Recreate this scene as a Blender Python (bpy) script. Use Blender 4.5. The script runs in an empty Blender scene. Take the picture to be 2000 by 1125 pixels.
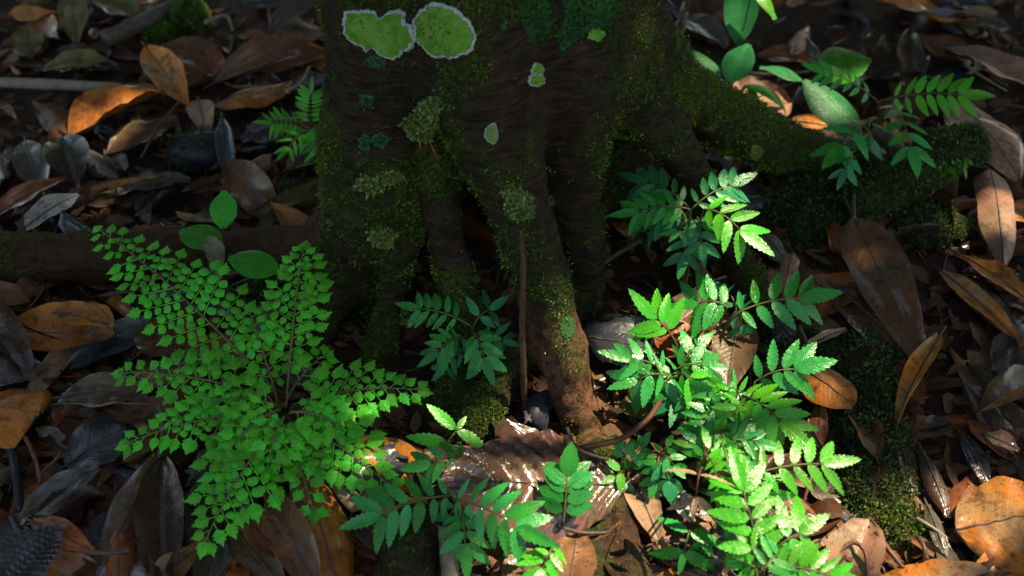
import bpy, math, random
import numpy as np
from mathutils import Vector, Matrix, noise
from mathutils.bvhtree import BVHTree

random.seed(7)
RNG = np.random.default_rng(7)
SC = bpy.context.scene
COL = SC.collection

# ------------------------------------------------------------------ camera
CAM_Z, PITCH, FPX = 0.95, math.radians(42.0), 2500.0
cam_d = bpy.data.cameras.new('camera')
cam_d.sensor_width = 36.0
cam_d.lens = 45.0
cam_d.clip_start = 0.02
cam_d.clip_end = 400.0
cam_d.dof.use_dof = True
cam_d.dof.focus_distance = 1.27
cam_d.dof.aperture_fstop = 4.5
cam = bpy.data.objects.new('camera', cam_d)
cam.location = (0, 0, CAM_Z)
cam.rotation_euler = (math.radians(90) - PITCH, 0, 0)
COL.objects.link(cam)
SC.camera = cam

# ------------------------------------------------------------------ sky and sun
SUN = Vector((0.46, 0.20, 0.865)).normalized()          # direction towards the sun
elev = math.asin(SUN.z)
azim = math.atan2(SUN.x, SUN.y)
world = bpy.data.worlds.new('World')
SC.world = world
world.use_nodes = True
wn = world.node_tree.nodes
sky = wn.new('ShaderNodeTexSky')
sky.sky_type = 'NISHITA'
sky.sun_disc = False
sky.sun_elevation = elev
sky.sun_rotation = azim
bg = wn['Background']
bg.inputs['Strength'].default_value = 0.10
world.node_tree.links.new(sky.outputs[0], bg.inputs[0])

sun_d = bpy.data.lights.new('sun', 'SUN')
sun_d.energy = 3.3
sun_d.angle = math.radians(0.53)
sun_d.color = (1.0, 0.94, 0.84)
sun = bpy.data.objects.new('sun', sun_d)
sun.rotation_euler = SUN.to_track_quat('Z', 'Y').to_euler()
sun.location = SUN * 8
COL.objects.link(sun)

SC.view_settings.view_transform = 'Standard'
SC.view_settings.look = 'None'
SC.view_settings.gamma = 1.0
SC.view_settings.exposure = 2.1
SC.view_settings.use_white_balance = True          # the photograph is balanced for the shade
SC.view_settings.white_balance_temperature = 8600
SC.view_settings.white_balance_tint = 6
SC.view_settings.use_curve_mapping = False
SC.cycles.max_bounces = 6
SC.cycles.diffuse_bounces = 3
SC.cycles.glossy_bounces = 2
SC.cycles.transmission_bounces = 4
SC.cycles.use_denoising = True
SC.cycles.sample_clamp_indirect = 6.0

# ------------------------------------------------------------------ pixel helpers (a pixel gives a direction, z or y gives the distance)
CP, SP = math.cos(PITCH), math.sin(PITCH)


def ray(u, v):
    a, b = (u - 1000.0) / FPX, (562.5 - v) / FPX
    return Vector((a, CP + b * SP, -SP + b * CP))


def PZ(px, z):
    d = ray(*px)
    return Vector((0, 0, CAM_Z)) + d * ((z - CAM_Z) / d.z)


def PY(px, y):
    d = ray(*px)
    return Vector((0, 0, CAM_Z)) + d * (y / d.y)


def depth(p):
    return p.y * CP + (CAM_Z - p.z) * SP


def pxlen(n, p):
    return n * depth(p) / FPX


# ------------------------------------------------------------------ materials
def srgb(c):
    return tuple(((x / 255) / 12.92 if x <= 10 else ((x / 255 + .055) / 1.055) ** 2.4) for x in c)


class NT:
    def __init__(self, name):
        self.m = bpy.data.materials.new(name)
        self.m.use_nodes = True
        self.t = self.m.node_tree
        self.b = self.t.nodes['Principled BSDF']
        self.out = self.t.nodes['Material Output']

    def n(self, typ, **kw):
        x = self.t.nodes.new(typ)
        for k, v in kw.items():
            setattr(x, k, v)
        return x

    def l(self, a, b):
        self.t.links.new(a, b)

    def noise(self, vec, scale, detail=4, rough=.55):
        x = self.n('ShaderNodeTexNoise')
        x.inputs['Scale'].default_value = scale
        x.inputs['Detail'].default_value = detail
        x.inputs['Roughness'].default_value = rough
        if vec is not None:
            self.l(vec, x.inputs['Vector'])
        return x.outputs['Fac']

    def ramp(self, fac, stops):
        r = self.n('ShaderNodeValToRGB')
        e = r.color_ramp.elements
        while len(e) < len(stops):
            e.new(0.5)
        for i, (p, c) in enumerate(stops):
            e[i].position = p
            e[i].color = c if len(c) == 4 else (*c, 1)
        self.l(fac, r.inputs[0])
        return r.outputs[0]

    def val(self, fac, a, b, lo, hi):
        r = self.n('ShaderNodeMapRange')
        r.inputs[1].default_value, r.inputs[2].default_value = a, b
        r.inputs[3].default_value, r.inputs[4].default_value = lo, hi
        self.l(fac, r.inputs[0])
        return r.outputs[0]

    def math(self, op, a, b=None):
        x = self.n('ShaderNodeMath', operation=op)
        for i, s in enumerate((a, b)):
            if s is None:
                continue
            if isinstance(s, (int, float)):
                x.inputs[i].default_value = s
            else:
                self.l(s, x.inputs[i])
        return x.outputs[0]

    def mix(self, fac, a, b, mode='MIX'):
        x = self.n('ShaderNodeMix', data_type='RGBA', blend_type=mode)
        for sock, s in ((x.inputs[0], fac), (x.inputs[6], a), (x.inputs[7], b)):
            if isinstance(s, (int, float)):
                sock.default_value = s
            elif isinstance(s, (tuple, list)):
                sock.default_value = (*s[:3], 1)
            else:
                self.l(s, sock)
        return x.outputs[2]

    def bump(self, h, strength, dist, prev=None):
        x = self.n('ShaderNodeBump')
        x.inputs['Strength'].default_value = strength
        x.inputs['Distance'].default_value = dist
        self.l(h, x.inputs['Height'])
        if prev is not None:
            self.l(prev, x.inputs['Normal'])
        return x.outputs[0]


def dead_leaf_mat(name, c1, c2, c3, rough=(.22, .5), vein=.5, spec=.2, coat=.45):
    t = NT(name)
    tc = t.n('ShaderNodeTexCoord')
    oi = t.n('ShaderNodeObjectInfo')
    addv = t.n('ShaderNodeVectorMath', operation='ADD')
    mul = t.n('ShaderNodeVectorMath', operation='SCALE')
    comb = t.n('ShaderNodeCombineXYZ')
    t.l(oi.outputs['Random'], comb.inputs[0])
    t.l(oi.outputs['Random'], comb.inputs[1])
    t.l(comb.outputs[0], mul.inputs[0])
    mul.inputs['Scale'].default_value = 37.0
    geo = t.n('ShaderNodeNewGeometry')
    t.l(geo.outputs['Position'], addv.inputs[0])
    t.l(mul.outputs[0], addv.inputs[1])
    P = addv.outputs[0]
    n1 = t.noise(P, 22, 5, .6)
    n2 = t.noise(P, 90, 4, .6)
    n3 = t.noise(P, 350, 3, .6)
    col = t.mix(t.val(n1, .40, .60, 0, 1), c1, c2)
    lum = .3 * c1[0] + .6 * c1[1] + .1 * c1[2]
    n0 = t.noise(P, 13, 4, .6)
    col = t.mix(t.val(n0, .50, .60, 0, .65), col, (lum * 1.15 + .008, lum * 1.0 + .005, lum * .55 + .003))
    col = t.mix(t.val(n2, .50, .68, 0, .8), col, c3)
    st = t.noise(P, 38, 5, .7)
    col = t.mix(t.val(st, .57, .66, 0, .7), col, tuple(x * .35 for x in c3))
    # small dark specks of decay
    vor = t.n('ShaderNodeTexVoronoi')
    vor.inputs['Scale'].default_value = 140
    t.l(P, vor.inputs['Vector'])
    col = t.mix(t.val(vor.outputs['Distance'], .12, .26, .65, 0), col, tuple(x * .25 for x in c1))
    # veins from the leaf's own uv
    sep = t.n('ShaderNodeSeparateXYZ')
    t.l(tc.outputs['UV'], sep.inputs[0])
    u = sep.outputs[0]
    av = t.math('ABSOLUTE', t.math('SUBTRACT', sep.outputs[1], .5))
    mid = t.val(av, .0, .025, 1, 0)
    ph = t.math('SUBTRACT', t.math('MULTIPLY', u, 15.0), t.math('MULTIPLY', av, 7.0))
    fr = t.math('FRACT', ph)
    vn = t.val(t.math('ABSOLUTE', t.math('SUBTRACT', fr, .5)), .0, .12, 1, 0)
    vline = t.math('MAXIMUM', t.math('MULTIPLY', vn, .5), mid)
    col = t.mix(t.math('MULTIPLY', vline, .35 * vein), col, tuple(min(1, x * 1.9 + .01) for x in c2))
    hsv = t.n('ShaderNodeHueSaturation')
    t.l(col, hsv.inputs['Color'])
    t.l(t.val(oi.outputs['Random'], 0, 1, .7, 1.25), hsv.inputs['Value'])
    t.l(hsv.outputs[0], t.b.inputs['Base Color'])
    t.l(t.val(n2, .35, .65, rough[0], rough[1]), t.b.inputs['Roughness'])
    t.b.inputs['Specular IOR Level'].default_value = spec
    wet = t.noise(P, 16, 2, .5)
    t.l(t.val(wet, .48, .60, 0, coat), t.b.inputs['Coat Weight'])
    t.b.inputs['Coat Roughness'].default_value = .09
    b1 = t.bump(vline, .5 * vein, .0012)
    b2 = t.bump(n2, .35, .003, b1)
    b3 = t.bump(n3, .25, .0008, b2)
    t.l(b3, t.b.inputs['Normal'])
    return t.m


def green_mat(name, c1, c2, rough=.3, spec=.5, trans=.3, veins=9.0, bumpy=.35):
    t = NT(name)
    tc = t.n('ShaderNodeTexCoord')
    oi = t.n('ShaderNodeObjectInfo')
    geo = t.n('ShaderNodeNewGeometry')
    P = geo.outputs['Position']
    n1 = t.noise(P, 60, 3)
    n2 = t.noise(P, 420, 3)
    col = t.mix(t.val(n1, .35, .65, 0, 1), c1, c2)
    sep = t.n('ShaderNodeSeparateXYZ')
    t.l(tc.outputs['UV'], sep.inputs[0])
    u = sep.outputs[0]
    av = t.math('ABSOLUTE', t.math('SUBTRACT', sep.outputs[1], .5))
    mid = t.val(av, .0, .03, 1, 0)
    fr = t.math('FRACT', t.math('SUBTRACT', t.math('MULTIPLY', u, veins), t.math('MULTIPLY', av, veins * .55)))
    vn = t.val(t.math('ABSOLUTE', t.math('SUBTRACT', fr, .5)), .0, .2, 1, 0)
    vl = t.math('MAXIMUM', t.math('MULTIPLY', vn, .6), mid)
    col = t.mix(t.math('MULTIPLY', vl, .3), col, tuple(min(1, x * 1.7 + .01) for x in c2))
    hsv = t.n('ShaderNodeHueSaturation')
    t.l(col, hsv.inputs['Color'])
    t.l(t.val(oi.outputs['Random'], 0, 1, .72, 1.25), hsv.inputs['Value'])
    t.l(t.val(oi.outputs['Random'], 0, 1, .488, .512), hsv.inputs['Hue'])
    colr = hsv.outputs[0]
    t.l(colr, t.b.inputs['Base Color'])
    t.l(t.val(n2, .3, .7, rough * .7, rough * 1.5), t.b.inputs['Roughness'])
    t.b.inputs['Specular IOR Level'].default_value = spec
    b1 = t.bump(vl, .25, .0008)
    b1.node.invert = True
    b2 = t.bump(n2, bumpy, .0010, b1)
    vo = t.n('ShaderNodeTexVoronoi')
    vo.inputs['Scale'].default_value = 430
    t.l(P, vo.inputs['Vector'])
    bead = t.math('MULTIPLY', t.val(vo.outputs['Distance'], .0, .34, 1, 0), t.val(t.noise(P, 95, 2), .50, .60, 0, 1))
    b2 = t.bump(bead, .9, .0011, b2)
    t.l(b2, t.b.inputs['Normal'])
    rgh = t.b.inputs['Roughness'].links[0].from_socket
    t.l(t.math('MULTIPLY', rgh, t.val(bead, .0, .3, 1, .35)), t.b.inputs['Roughness'])
    tr = t.n('ShaderNodeBsdfTranslucent')
    br = t.n('ShaderNodeHueSaturation')
    br.inputs['Value'].default_value = 1.3
    br.inputs['Hue'].default_value = .485
    t.l(colr, br.inputs['Color'])
    t.l(br.outputs[0], tr.inputs[0])
    ms = t.n('ShaderNodeMixShader')
    ms.inputs[0].default_value = trans
    t.l(t.b.outputs[0], ms.inputs[1])
    t.l(tr.outputs[0], ms.inputs[2])
    t.l(ms.outputs[0], t.out.inputs[0])
    return t.m


def plain_mat(name, c1, c2, scale=80, rough=.6, bump=.4, bdist=.002, spec=.4, rnd=(.75, 1.25)):
    t = NT(name)
    geo = t.n('ShaderNodeNewGeometry')
    oi = t.n('ShaderNodeObjectInfo')
    n1 = t.noise(geo.outputs['Position'], scale, 5, .65)
    n2 = t.noise(geo.outputs['Position'], scale * 5, 3, .6)
    col = t.mix(t.val(n1, .36, .64, 0, 1), c1, c2)
    hsv = t.n('ShaderNodeHueSaturation')
    t.l(col, hsv.inputs['Color'])
    t.l(t.val(oi.outputs['Random'], 0, 1, *rnd), hsv.inputs['Value'])
    t.l(hsv.outputs[0], t.b.inputs['Base Color'])
    t.l(t.val(n1, .3, .7, rough * .8, min(1, rough * 1.2)), t.b.inputs['Roughness'])
    t.b.inputs['Specular IOR Level'].default_value = spec
    t.l(t.bump(n2, bump, bdist * .4, t.bump(n1, bump, bdist)), t.b.inputs['Normal'])
    return t.m


def blade_mat(name, c1, c2, c3):
    """moss: colour changes from shoot to shoot through the 'tint' attribute"""
    t = NT(name)
    at = t.n('ShaderNodeAttribute', attribute_name='tint')
    col = t.ramp(at.outputs['Fac'], [(0, c1), (.55, c2), (1, c3)])
    t.l(col, t.b.inputs['Base Color'])
    t.b.inputs['Roughness'].default_value = .55
    t.b.inputs['Specular IOR Level'].default_value = .3
    tr = t.n('ShaderNodeBsdfTranslucent')
    t.l(col, tr.inputs[0])
    ms = t.n('ShaderNodeMixShader')
    ms.inputs[0].default_value = .25
    t.l(t.b.outputs[0], ms.inputs[1])
    t.l(tr.outputs[0], ms.inputs[2])
    t.l(ms.outputs[0], t.out.inputs[0])
    return t.m


def bark_mat(name):
    t = NT(name)
    geo = t.n('ShaderNodeNewGeometry')
    P = geo.outputs['Position']
    mp = t.n('ShaderNodeMapping')
    mp.inputs['Scale'].default_value = (1, 1, 7)
    t.l(P, mp.inputs[0])
    hl = t.noise(mp.outputs[0], 42, 6, .65)
    n1 = t.noise(P, 18, 5, .6)
    n2 = t.noise(P, 140, 5, .65)
    n3 = t.noise(P, 520, 3, .6)
    dark, brown, red = (.014, .0095, .007), (.060, .037, .025), (.19, .082, .048)
    col = t.mix(t.val(hl, .38, .66, 0, 1), dark, brown)
    at_r = t.n('ShaderNodeAttribute', attribute_name='bare')
    col = t.mix(t.math('MULTIPLY', at_r.outputs['Fac'], t.val(n2, .40, .60, .12, 1)), col, red)
    pale = t.val(n3, .60, .70, 0, .6)
    col = t.mix(t.math('MULTIPLY', pale, t.val(n1, .48, .6, 0, 1)), col, (.11, .10, .075))
    at = t.n('ShaderNodeAttribute', attribute_name='moss')
    mm = t.math('MULTIPLY', at.outputs['Fac'], t.val(n2, .38, .58, .15, 1))
    n4 = t.noise(P, 260, 4, .7)
    mossc = t.mix(t.val(n1, .4, .62, 0, 1), (.030, .075, .010), (.085, .125, .012))
    mossc = t.mix(t.val(n4, .40, .60, 0, 1), (.010, .016, .005), mossc)
    col = t.mix(mm, col, mossc)
    t.l(col, t.b.inputs['Base Color'])
    t.l(t.val(n2, .3, .7, .6, .9), t.b.inputs['Roughness'])
    t.b.inputs['Specular IOR Level'].default_value = .08
    b = t.bump(hl, 1.0, .008)
    b = t.bump(n2, 1.0, .008, b)
    b = t.bump(n3, .9, .0026, b)
    t.l(b, t.b.inputs['Normal'])
    return t.m


M = {}
M['bark'] = bark_mat('bark')
M['orange'] = dead_leaf_mat('dead_leaf_orange', (.27, .082, .013), (.40, .135, .022), (.12, .036, .010), (.3, .6))
M['rust'] = dead_leaf_mat('dead_leaf_rust', (.135, .034, .011), (.21, .058, .016), (.055, .017, .009), (.22, .5))
M['brown'] = dead_leaf_mat('dead_leaf_brown', (.085, .036, .018), (.135, .058, .024), (.036, .016, .010), (.2, .5))
M['dark'] = dead_leaf_mat('dead_leaf_dark', (.032, .016, .011), (.052, .026, .016), (.016, .010, .009), (.14, .40), spec=.4)
M['grey'] = dead_leaf_mat('dead_leaf_grey', (.062, .050, .046), (.095, .074, .060), (.028, .022, .021), (.14, .38), spec=.35)
M['slate'] = dead_leaf_mat('dead_leaf_slate', (.024, .026, .032), (.040, .041, .048), (.013, .014, .018), (.12, .34), spec=.45)
M['tan'] = dead_leaf_mat('dead_leaf_tan', (.26, .155, .09), (.35, .21, .12), (.12, .062, .034), (.35, .65))
M['pale'] = dead_leaf_mat('dead_leaf_pale', (.29, .26, .25), (.38, .34, .32), (.11, .08, .06), (.22, .5))
M['olive'] = dead_leaf_mat('dead_leaf_olive', (.070, .062, .018), (.11, .09, .03), (.03, .022, .01), (.25, .55))
M['pink'] = dead_leaf_mat('dead_leaf_pink', (.19, .088, .058), (.26, .125, .082), (.095, .040, .025), (.3, .6))
M['ribbed'] = dead_leaf_mat('dead_leaf_ribbed', (.105, .042, .032), (.15, .058, .040), (.045, .020, .018), (.12, .3), .3, .6, .9)
M['fern'] = green_mat('fern_green', (.026, .31, .020), (.044, .38, .026), .42, .2, .3, 5)
M['leaf'] = green_mat('leaflet_green', (.008, .165, .026), (.013, .22, .030), .24, .42, .25, 9)
M['bright'] = green_mat('leaflet_bright', (.026, .26, .014), (.045, .33, .018), .24, .5, .33, 9)
M['deep'] = green_mat('leaflet_deep', (.006, .110, .036), (.010, .150, .044), .24, .32, .2, 9)
M['broad'] = green_mat('broad_leaf_green', (.005, .072, .020), (.008, .098, .024), .32, .15, .12, 12, .5)
M['oval'] = green_mat('oval_leaf_green', (.012, .20, .014), (.020, .26, .018), .24, .22, .25, 10)
M['stalk'] = plain_mat('stalk_green_brown', (.05, .075, .015), (.07, .045, .02), 120, .5, .3)
M['redstalk'] = plain_mat('stalk_reddish', (.10, .028, .016), (.06, .02, .014), 120, .5, .3)
M['redneedle'] = plain_mat('red_needle', (.30, .055, .03), (.22, .04, .025), 120, .5, .2)
M['twig'] = plain_mat('twig_bark', (.030, .020, .015), (.065, .048, .038), 150, .6, .5)
M['palewood'] = plain_mat('pale_wood', (.10, .085, .065), (.17, .14, .10), 90, .7, .5)
M['tanbark'] = plain_mat('tan_bark_strip', (.28, .19, .11), (.36, .25, .15), 60, .6, .4)
M['lichen'] = plain_mat('lichen_green', (.045, .17, .010), (.12, .24, .050), 110, .85, .8, .003, .1, (.95, 1.05))
M['lichen_rim'] = plain_mat('lichen_rim_white', (.22, .29, .29), (.40, .46, .45), 260, .9, .8, .003, .1, (.95, 1.05))
M['lichen_pale'] = plain_mat('lichen_pale_green', (.085, .135, .035), (.14, .19, .062), 160, .9, .7, .003, .2, (.85, 1.15))
M['lichen_dark'] = plain_mat('lichen_dark_green', (.006, .040, .008), (.012, .070, .012), 150, .85, .6, .002, .25, (.9, 1.1))
M['lichen_teal'] = plain_mat('lichen_teal', (.012, .075, .035), (.03, .11, .05), 200, .85, .6, .002, .25, (.9, 1.1))
M['moss'] = blade_mat('moss_shoots', (.018, .055, .006), (.055, .105, .008), (.13, .18, .016))
M['mossdark'] = blade_mat('moss_shoots_dark', (.014, .036, .008), (.032, .066, .013), (.075, .11, .022))
M['crust'] = blade_mat('lichen_crust', (.055, .095, .022), (.115, .175, .040), (.19, .26, .075))
M['crustteal'] = blade_mat('lichen_crust_teal', (.010, .06, .028), (.022, .09, .04), (.05, .14, .07))
M['crustdark'] = blade_mat('lichen_crust_dark', (.005, .032, .007), (.011, .062, .010), (.022, .105, .018))
M['mossbright'] = blade_mat('moss_shoots_bright', (.025, .085, .008), (.05, .15, .012), (.09, .2, .02))
M['stone'] = plain_mat('wet_stone', (.012, .014, .019), (.024, .027, .034), 40, .4, .4, .003, .22)
M['debris'] = plain_mat('debris', (.045, .021, .013), (.10, .052, .026), 120, .8, .4, .002, .12)


def soil_mat():
    t = NT('soil')
    geo = t.n('ShaderNodeNewGeometry')
    P = geo.outputs['Position']
    a, b, c = t.noise(P, 9, 6, .65), t.noise(P, 60, 6, .7), t.noise(P, 300, 4, .7)
    col = t.mix(t.val(a, .35, .65, 0, 1), (.016, .0085, .006), (.030, .014, .0095))
    col = t.mix(t.val(b, .45, .7, 0, .8), col, (.048, .024, .017))
    col = t.mix(t.val(c, .6, .75, 0, .5), col, (.085, .052, .036))
    t.l(col, t.b.inputs['Base Color'])
    t.l(t.val(b, .3, .7, .45, .85), t.b.inputs['Roughness'])
    t.b.inputs['Specular IOR Level'].default_value = .12
    h = t.bump(a, .5, .02)
    h = t.bump(b, .8, .008, h)
    t.l(t.bump(c, .7, .002, h), t.b.inputs['Normal'])
    return t.m


M['soil'] = soil_mat()


# ------------------------------------------------------------------ mesh helpers
def mesh_from(name, V, Fc, mat, uv=None, smooth=True, tint=None):
    me = bpy.data.meshes.new(name)
    me.from_pydata([tuple(v) for v in V], [], [tuple(int(i) for i in f) for f in Fc])
    if uv is not None:
        l = me.uv_layers.new(name='UVMap')
        uva = np.asarray(uv, dtype=np.float32)
        idx = np.empty(len(me.loops), dtype=np.int32)
        me.loops.foreach_get('vertex_index', idx)
        l.data.foreach_set('uv', uva[idx].ravel())
    if tint is not None:
        a = me.attributes.new('tint', 'FLOAT', 'POINT')
        a.data.foreach_set('value', np.asarray(tint, dtype=np.float32))
    if smooth:
        me.polygons.foreach_set('use_smooth', np.ones(len(me.polygons), dtype=bool))
    me.materials.append(mat)
    me.update()
    return me


WORLD = {}          # object name -> world matrix (nothing is evaluated while building)


def link(name, data, parent=None, mw=None, label=None, cat=None, group=None, kind=None):
    o = bpy.data.objects.new(name, data)
    COL.objects.link(o)
    mw = mw if mw is not None else Matrix.Identity(4)
    if parent is not None:
        o.parent = parent
        o.matrix_basis = WORLD[parent.name].inverted() @ mw
    else:
        o.matrix_basis = mw
    WORLD[o.name] = mw.copy()
    for k, v in (('label', label), ('category', cat), ('group', group), ('kind', kind)):
        if v:
            o[k] = v
    return o


def empty(name, loc, label, cat, group=None):
    return link(name, None, None, Matrix.Translation(loc), label, cat, group)


def tube(pts, rad, seg=8, jitter=0.0, caps=True):
    pts = [Vector(p) for p in pts]
    V, Fc = [], []
    up = Vector((.13, .21, .97))
    for i, p in enumerate(pts):
        t = (pts[min(i + 1, len(pts) - 1)] - pts[max(i - 1, 0)]).normalized()
        s = t.cross(up)
        if s.length < 1e-3:
            s = t.cross(Vector((1, 0, 0)))
        s.normalize()
        n = s.cross(t)
        r = rad[i] if hasattr(rad, '__len__') else rad
        for k in range(seg):
            a = 2 * math.pi * k / seg
            rr = r * (1 + random.uniform(-jitter, jitter))
            V.append(p + (s * math.cos(a) + n * math.sin(a)) * rr)
    for i in range(len(pts) - 1):
        for k in range(seg):
            a, b = i * seg + k, i * seg + (k + 1) % seg
            Fc.append((a, a + seg, b + seg, b))
    if caps:
        Fc.append(tuple(range(seg)))
        Fc.append(tuple(range((len(pts) - 1) * seg, len(pts) * seg))[::-1])
    return V, Fc


def bez(a, b, c, n):
    return [a * (1 - t) ** 2 + b * 2 * t * (1 - t) + c * t * t for t in [i / n for i in range(n + 1)]]


def smooth_path(P, n=6):
    P = [Vector(p) for p in P]
    out = []
    for i in range(len(P) - 1):
        p0, p1, p2, p3 = P[max(i - 1, 0)], P[i], P[i + 1], P[min(i + 2, len(P) - 1)]
        for k in range(n):
            t = k / n
            out.append(.5 * ((2 * p1) + (p2 - p0) * t + (2 * p0 - 5 * p1 + 4 * p2 - p3) * t * t + (3 * p1 - p0 - 3 * p2 + p3) * t ** 3))
    out.append(P[-1])
    return out


def fbm(x, y, z, o=3):
    s, a, f = 0., 1., 1.
    for _ in range(o):
        s += a * noise.noise((x * f, y * f, z * f))
        a *= .5
        f *= 2.1
    return s


# ------------------------------------------------------------------ ground
def ground_z(x, y):
    r = math.hypot(x, y - 1.1)
    k = 1.0 if r < 2 else 1.0 + (r - 2) * .25
    return -.006 + .010 * fbm(x * 4.0, y * 4.0, 1.7, 2) * k + .004 * fbm(x * 22, y * 22, 5.1, 2)


def axis_lines():
    fine = list(np.arange(-1.0, 1.0001, .016))
    out, s = list(fine), .02
    e = 1.0
    ext = []
    while e < 90:
        e += s
        s *= 1.22
        ext.append(e)
    return [-v for v in ext[::-1]] + out + ext


gx = axis_lines()
gy = [v + 1.1 for v in gx]
V = [(x, y, ground_z(x, y)) for y in gy for x in gx]
nx = len(gx)
Fc = [(j * nx + i, j * nx + i + 1, (j + 1) * nx + i + 1, (j + 1) * nx + i) for j in range(len(gy) - 1) for i in range(nx - 1)]
link('ground', mesh_from('ground', V, Fc, M['soil']), kind='structure', label='dark reddish brown forest soil under the leaf litter')

# ------------------------------------------------------------------ the tree: trunk and stilt roots grown as one smooth surface, then cut into parts
def C(px, y, r):
    p = PY(px, y)
    return (p.x, p.y, p.z, r)


def G(px, z, r):
    p = PZ(px, z)
    return (p.x, p.y, p.z, r)


AX = PY((925, 0), 1.16)
chains = [
    ('trunk', [(AX.x, 1.16, .80, .125), (AX.x, 1.16, .50, .135), (AX.x - .002, 1.155, .30, .150), (AX.x - .005, 1.155, .26, .125)]),
    ('root', [C((755, -60), 1.10, .052), C((740, 150), 1.07, .055), C((735, 330), 1.05, .055), C((722, 440), 1.045, .052), C((697, 530), 1.05, .038), G((655, 600), .0, .03), G((600, 640), -.03, .02)]),
    ('root', [C((775, 430), 1.02, .026), C((772, 500), 1.0, .020), C((766, 560), .985, .0165), C((750, 640), .96, .0150), C((736, 720), .935, .0145), G((730, 790), -.02, .014)]),
    ('root', [C((850, 310), 1.035, .026), C((862, 400), 1.015, .0165), C((874, 470), .995, .0160), C((892, 560), .965, .0170), C((910, 640), .94, .0165), G((930, 730), .0, .016), G((950, 790), -.02, .015)]),
    ('root', [C((905, -40), 1.05, .050), C((935, 150), 1.02, .052), C((975, 270), 1.0, .044), C((1015, 390), .975, .034), C((1042, 480), .950, .0300), C((1066, 570), .925, .0280), C((1092, 680), .895, .0255), C((1122, 780), .868, .0212), C((1150, 860), .845, .0180), G((1170, 905), .0, .016), G((1185, 950), -.02, .014)]),
    ('root', [C((1090, 160), 1.07, .060), C((1110, 290), 1.06, .040), C((1125, 380), 1.05, .027), C((1146, 470), 1.035, .0225), C((1142, 560), 1.02, .021), G((1110, 640), .0, .02), G((1090, 690), -.02, .02)]),
    ('root', [C((1120, -60), 1.14, .075), C((1180, 60), 1.13, .070), C((1280, 160), 1.15, .047), C((1370, 215), 1.19, .036), C((1460, 255), 1.225, .030), C((1540, 290), 1.255, .027), C((1640, 318), 1.262, .022), G((1720, 345), -.01, .02)]),
    ('root', [C((1170, 110), 1.10, .055), C((1265, 215), 1.11, .032), C((1325, 290), 1.10, .0215), C((1372, 380), 1.085, .019), C((1432, 500), 1.06, .0185), C((1480, 580), 1.035, .018), G((1505, 630), .0, .017), G((1520, 680), -.02, .016)]),
    ('root', [C((650, 470), 1.08, .040), C((600, 480), 1.085, .026), G((520, 485), .018, .0225), G((380, 487), .02, .026), G((220, 500), .022, .029), G((90, 508), .02, .031), G((-60, 515), .02, .033), G((-260, 535), .01, .033)]),
    ('root', [G((1010, 690), .045, .016), G((975, 760), .022, .0185), G((930, 830), .004, .0185), G((905, 880), -.025, .016)]),
    ('root', [G((920, 690), .03, .014), G((890, 760), .014, .016), G((850, 815), -.008, .015)]),
    ('root', [G((1165, 900), .0, .016), G((1200, 960), .006, .0150), G((1218, 1040), .008, .0165), G((1240, 1130), .008, .0175), G((1270, 1260), -.01, .018)]),
    ('root', [G((1130, 960), -.012, .014), G((1145, 1040), .004, .016), G((1160, 1130), .004, .018), G((1170, 1230), -.01, .018)]),
    ('root', [G((860, 960), -.014, .016), G((820, 1030), .012, .022), G((790, 1120), .014, .027), G((770, 1230), -.01, .027)]),
    ('root', [C((690, 540), 1.03, .022), G((640, 640), .022, .012), G((605, 710), -.008, .010)]),
    ('root', [C((1000, 330), 1.20, .05), C((980, 420), 1.26, .035), G((970, 440), -.02, .035)]),
    ('root', [C((820, 330), 1.2, .05), C((800, 420), 1.26, .035), G((790, 440), -.02, .04)]),
    ('root', [C((1200, 300), 1.18, .045), C((1230, 420), 1.2, .035), G((1260, 480), -.02, .03)]),
    ('root', [C((900, 100), 1.27, .08), (AX.x, 1.36, .10, .06), (AX.x, 1.48, .0, .045), (AX.x + .02, 1.62, -.03, .03)]),
]
HS = .0040
lo = np.array([-.98, .54, -.05])
hi = np.array([.62, 1.56, .52])
dims = np.ceil((hi - lo) / HS).astype(int)
D = np.full(dims, 9.0, dtype=np.float32)
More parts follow.
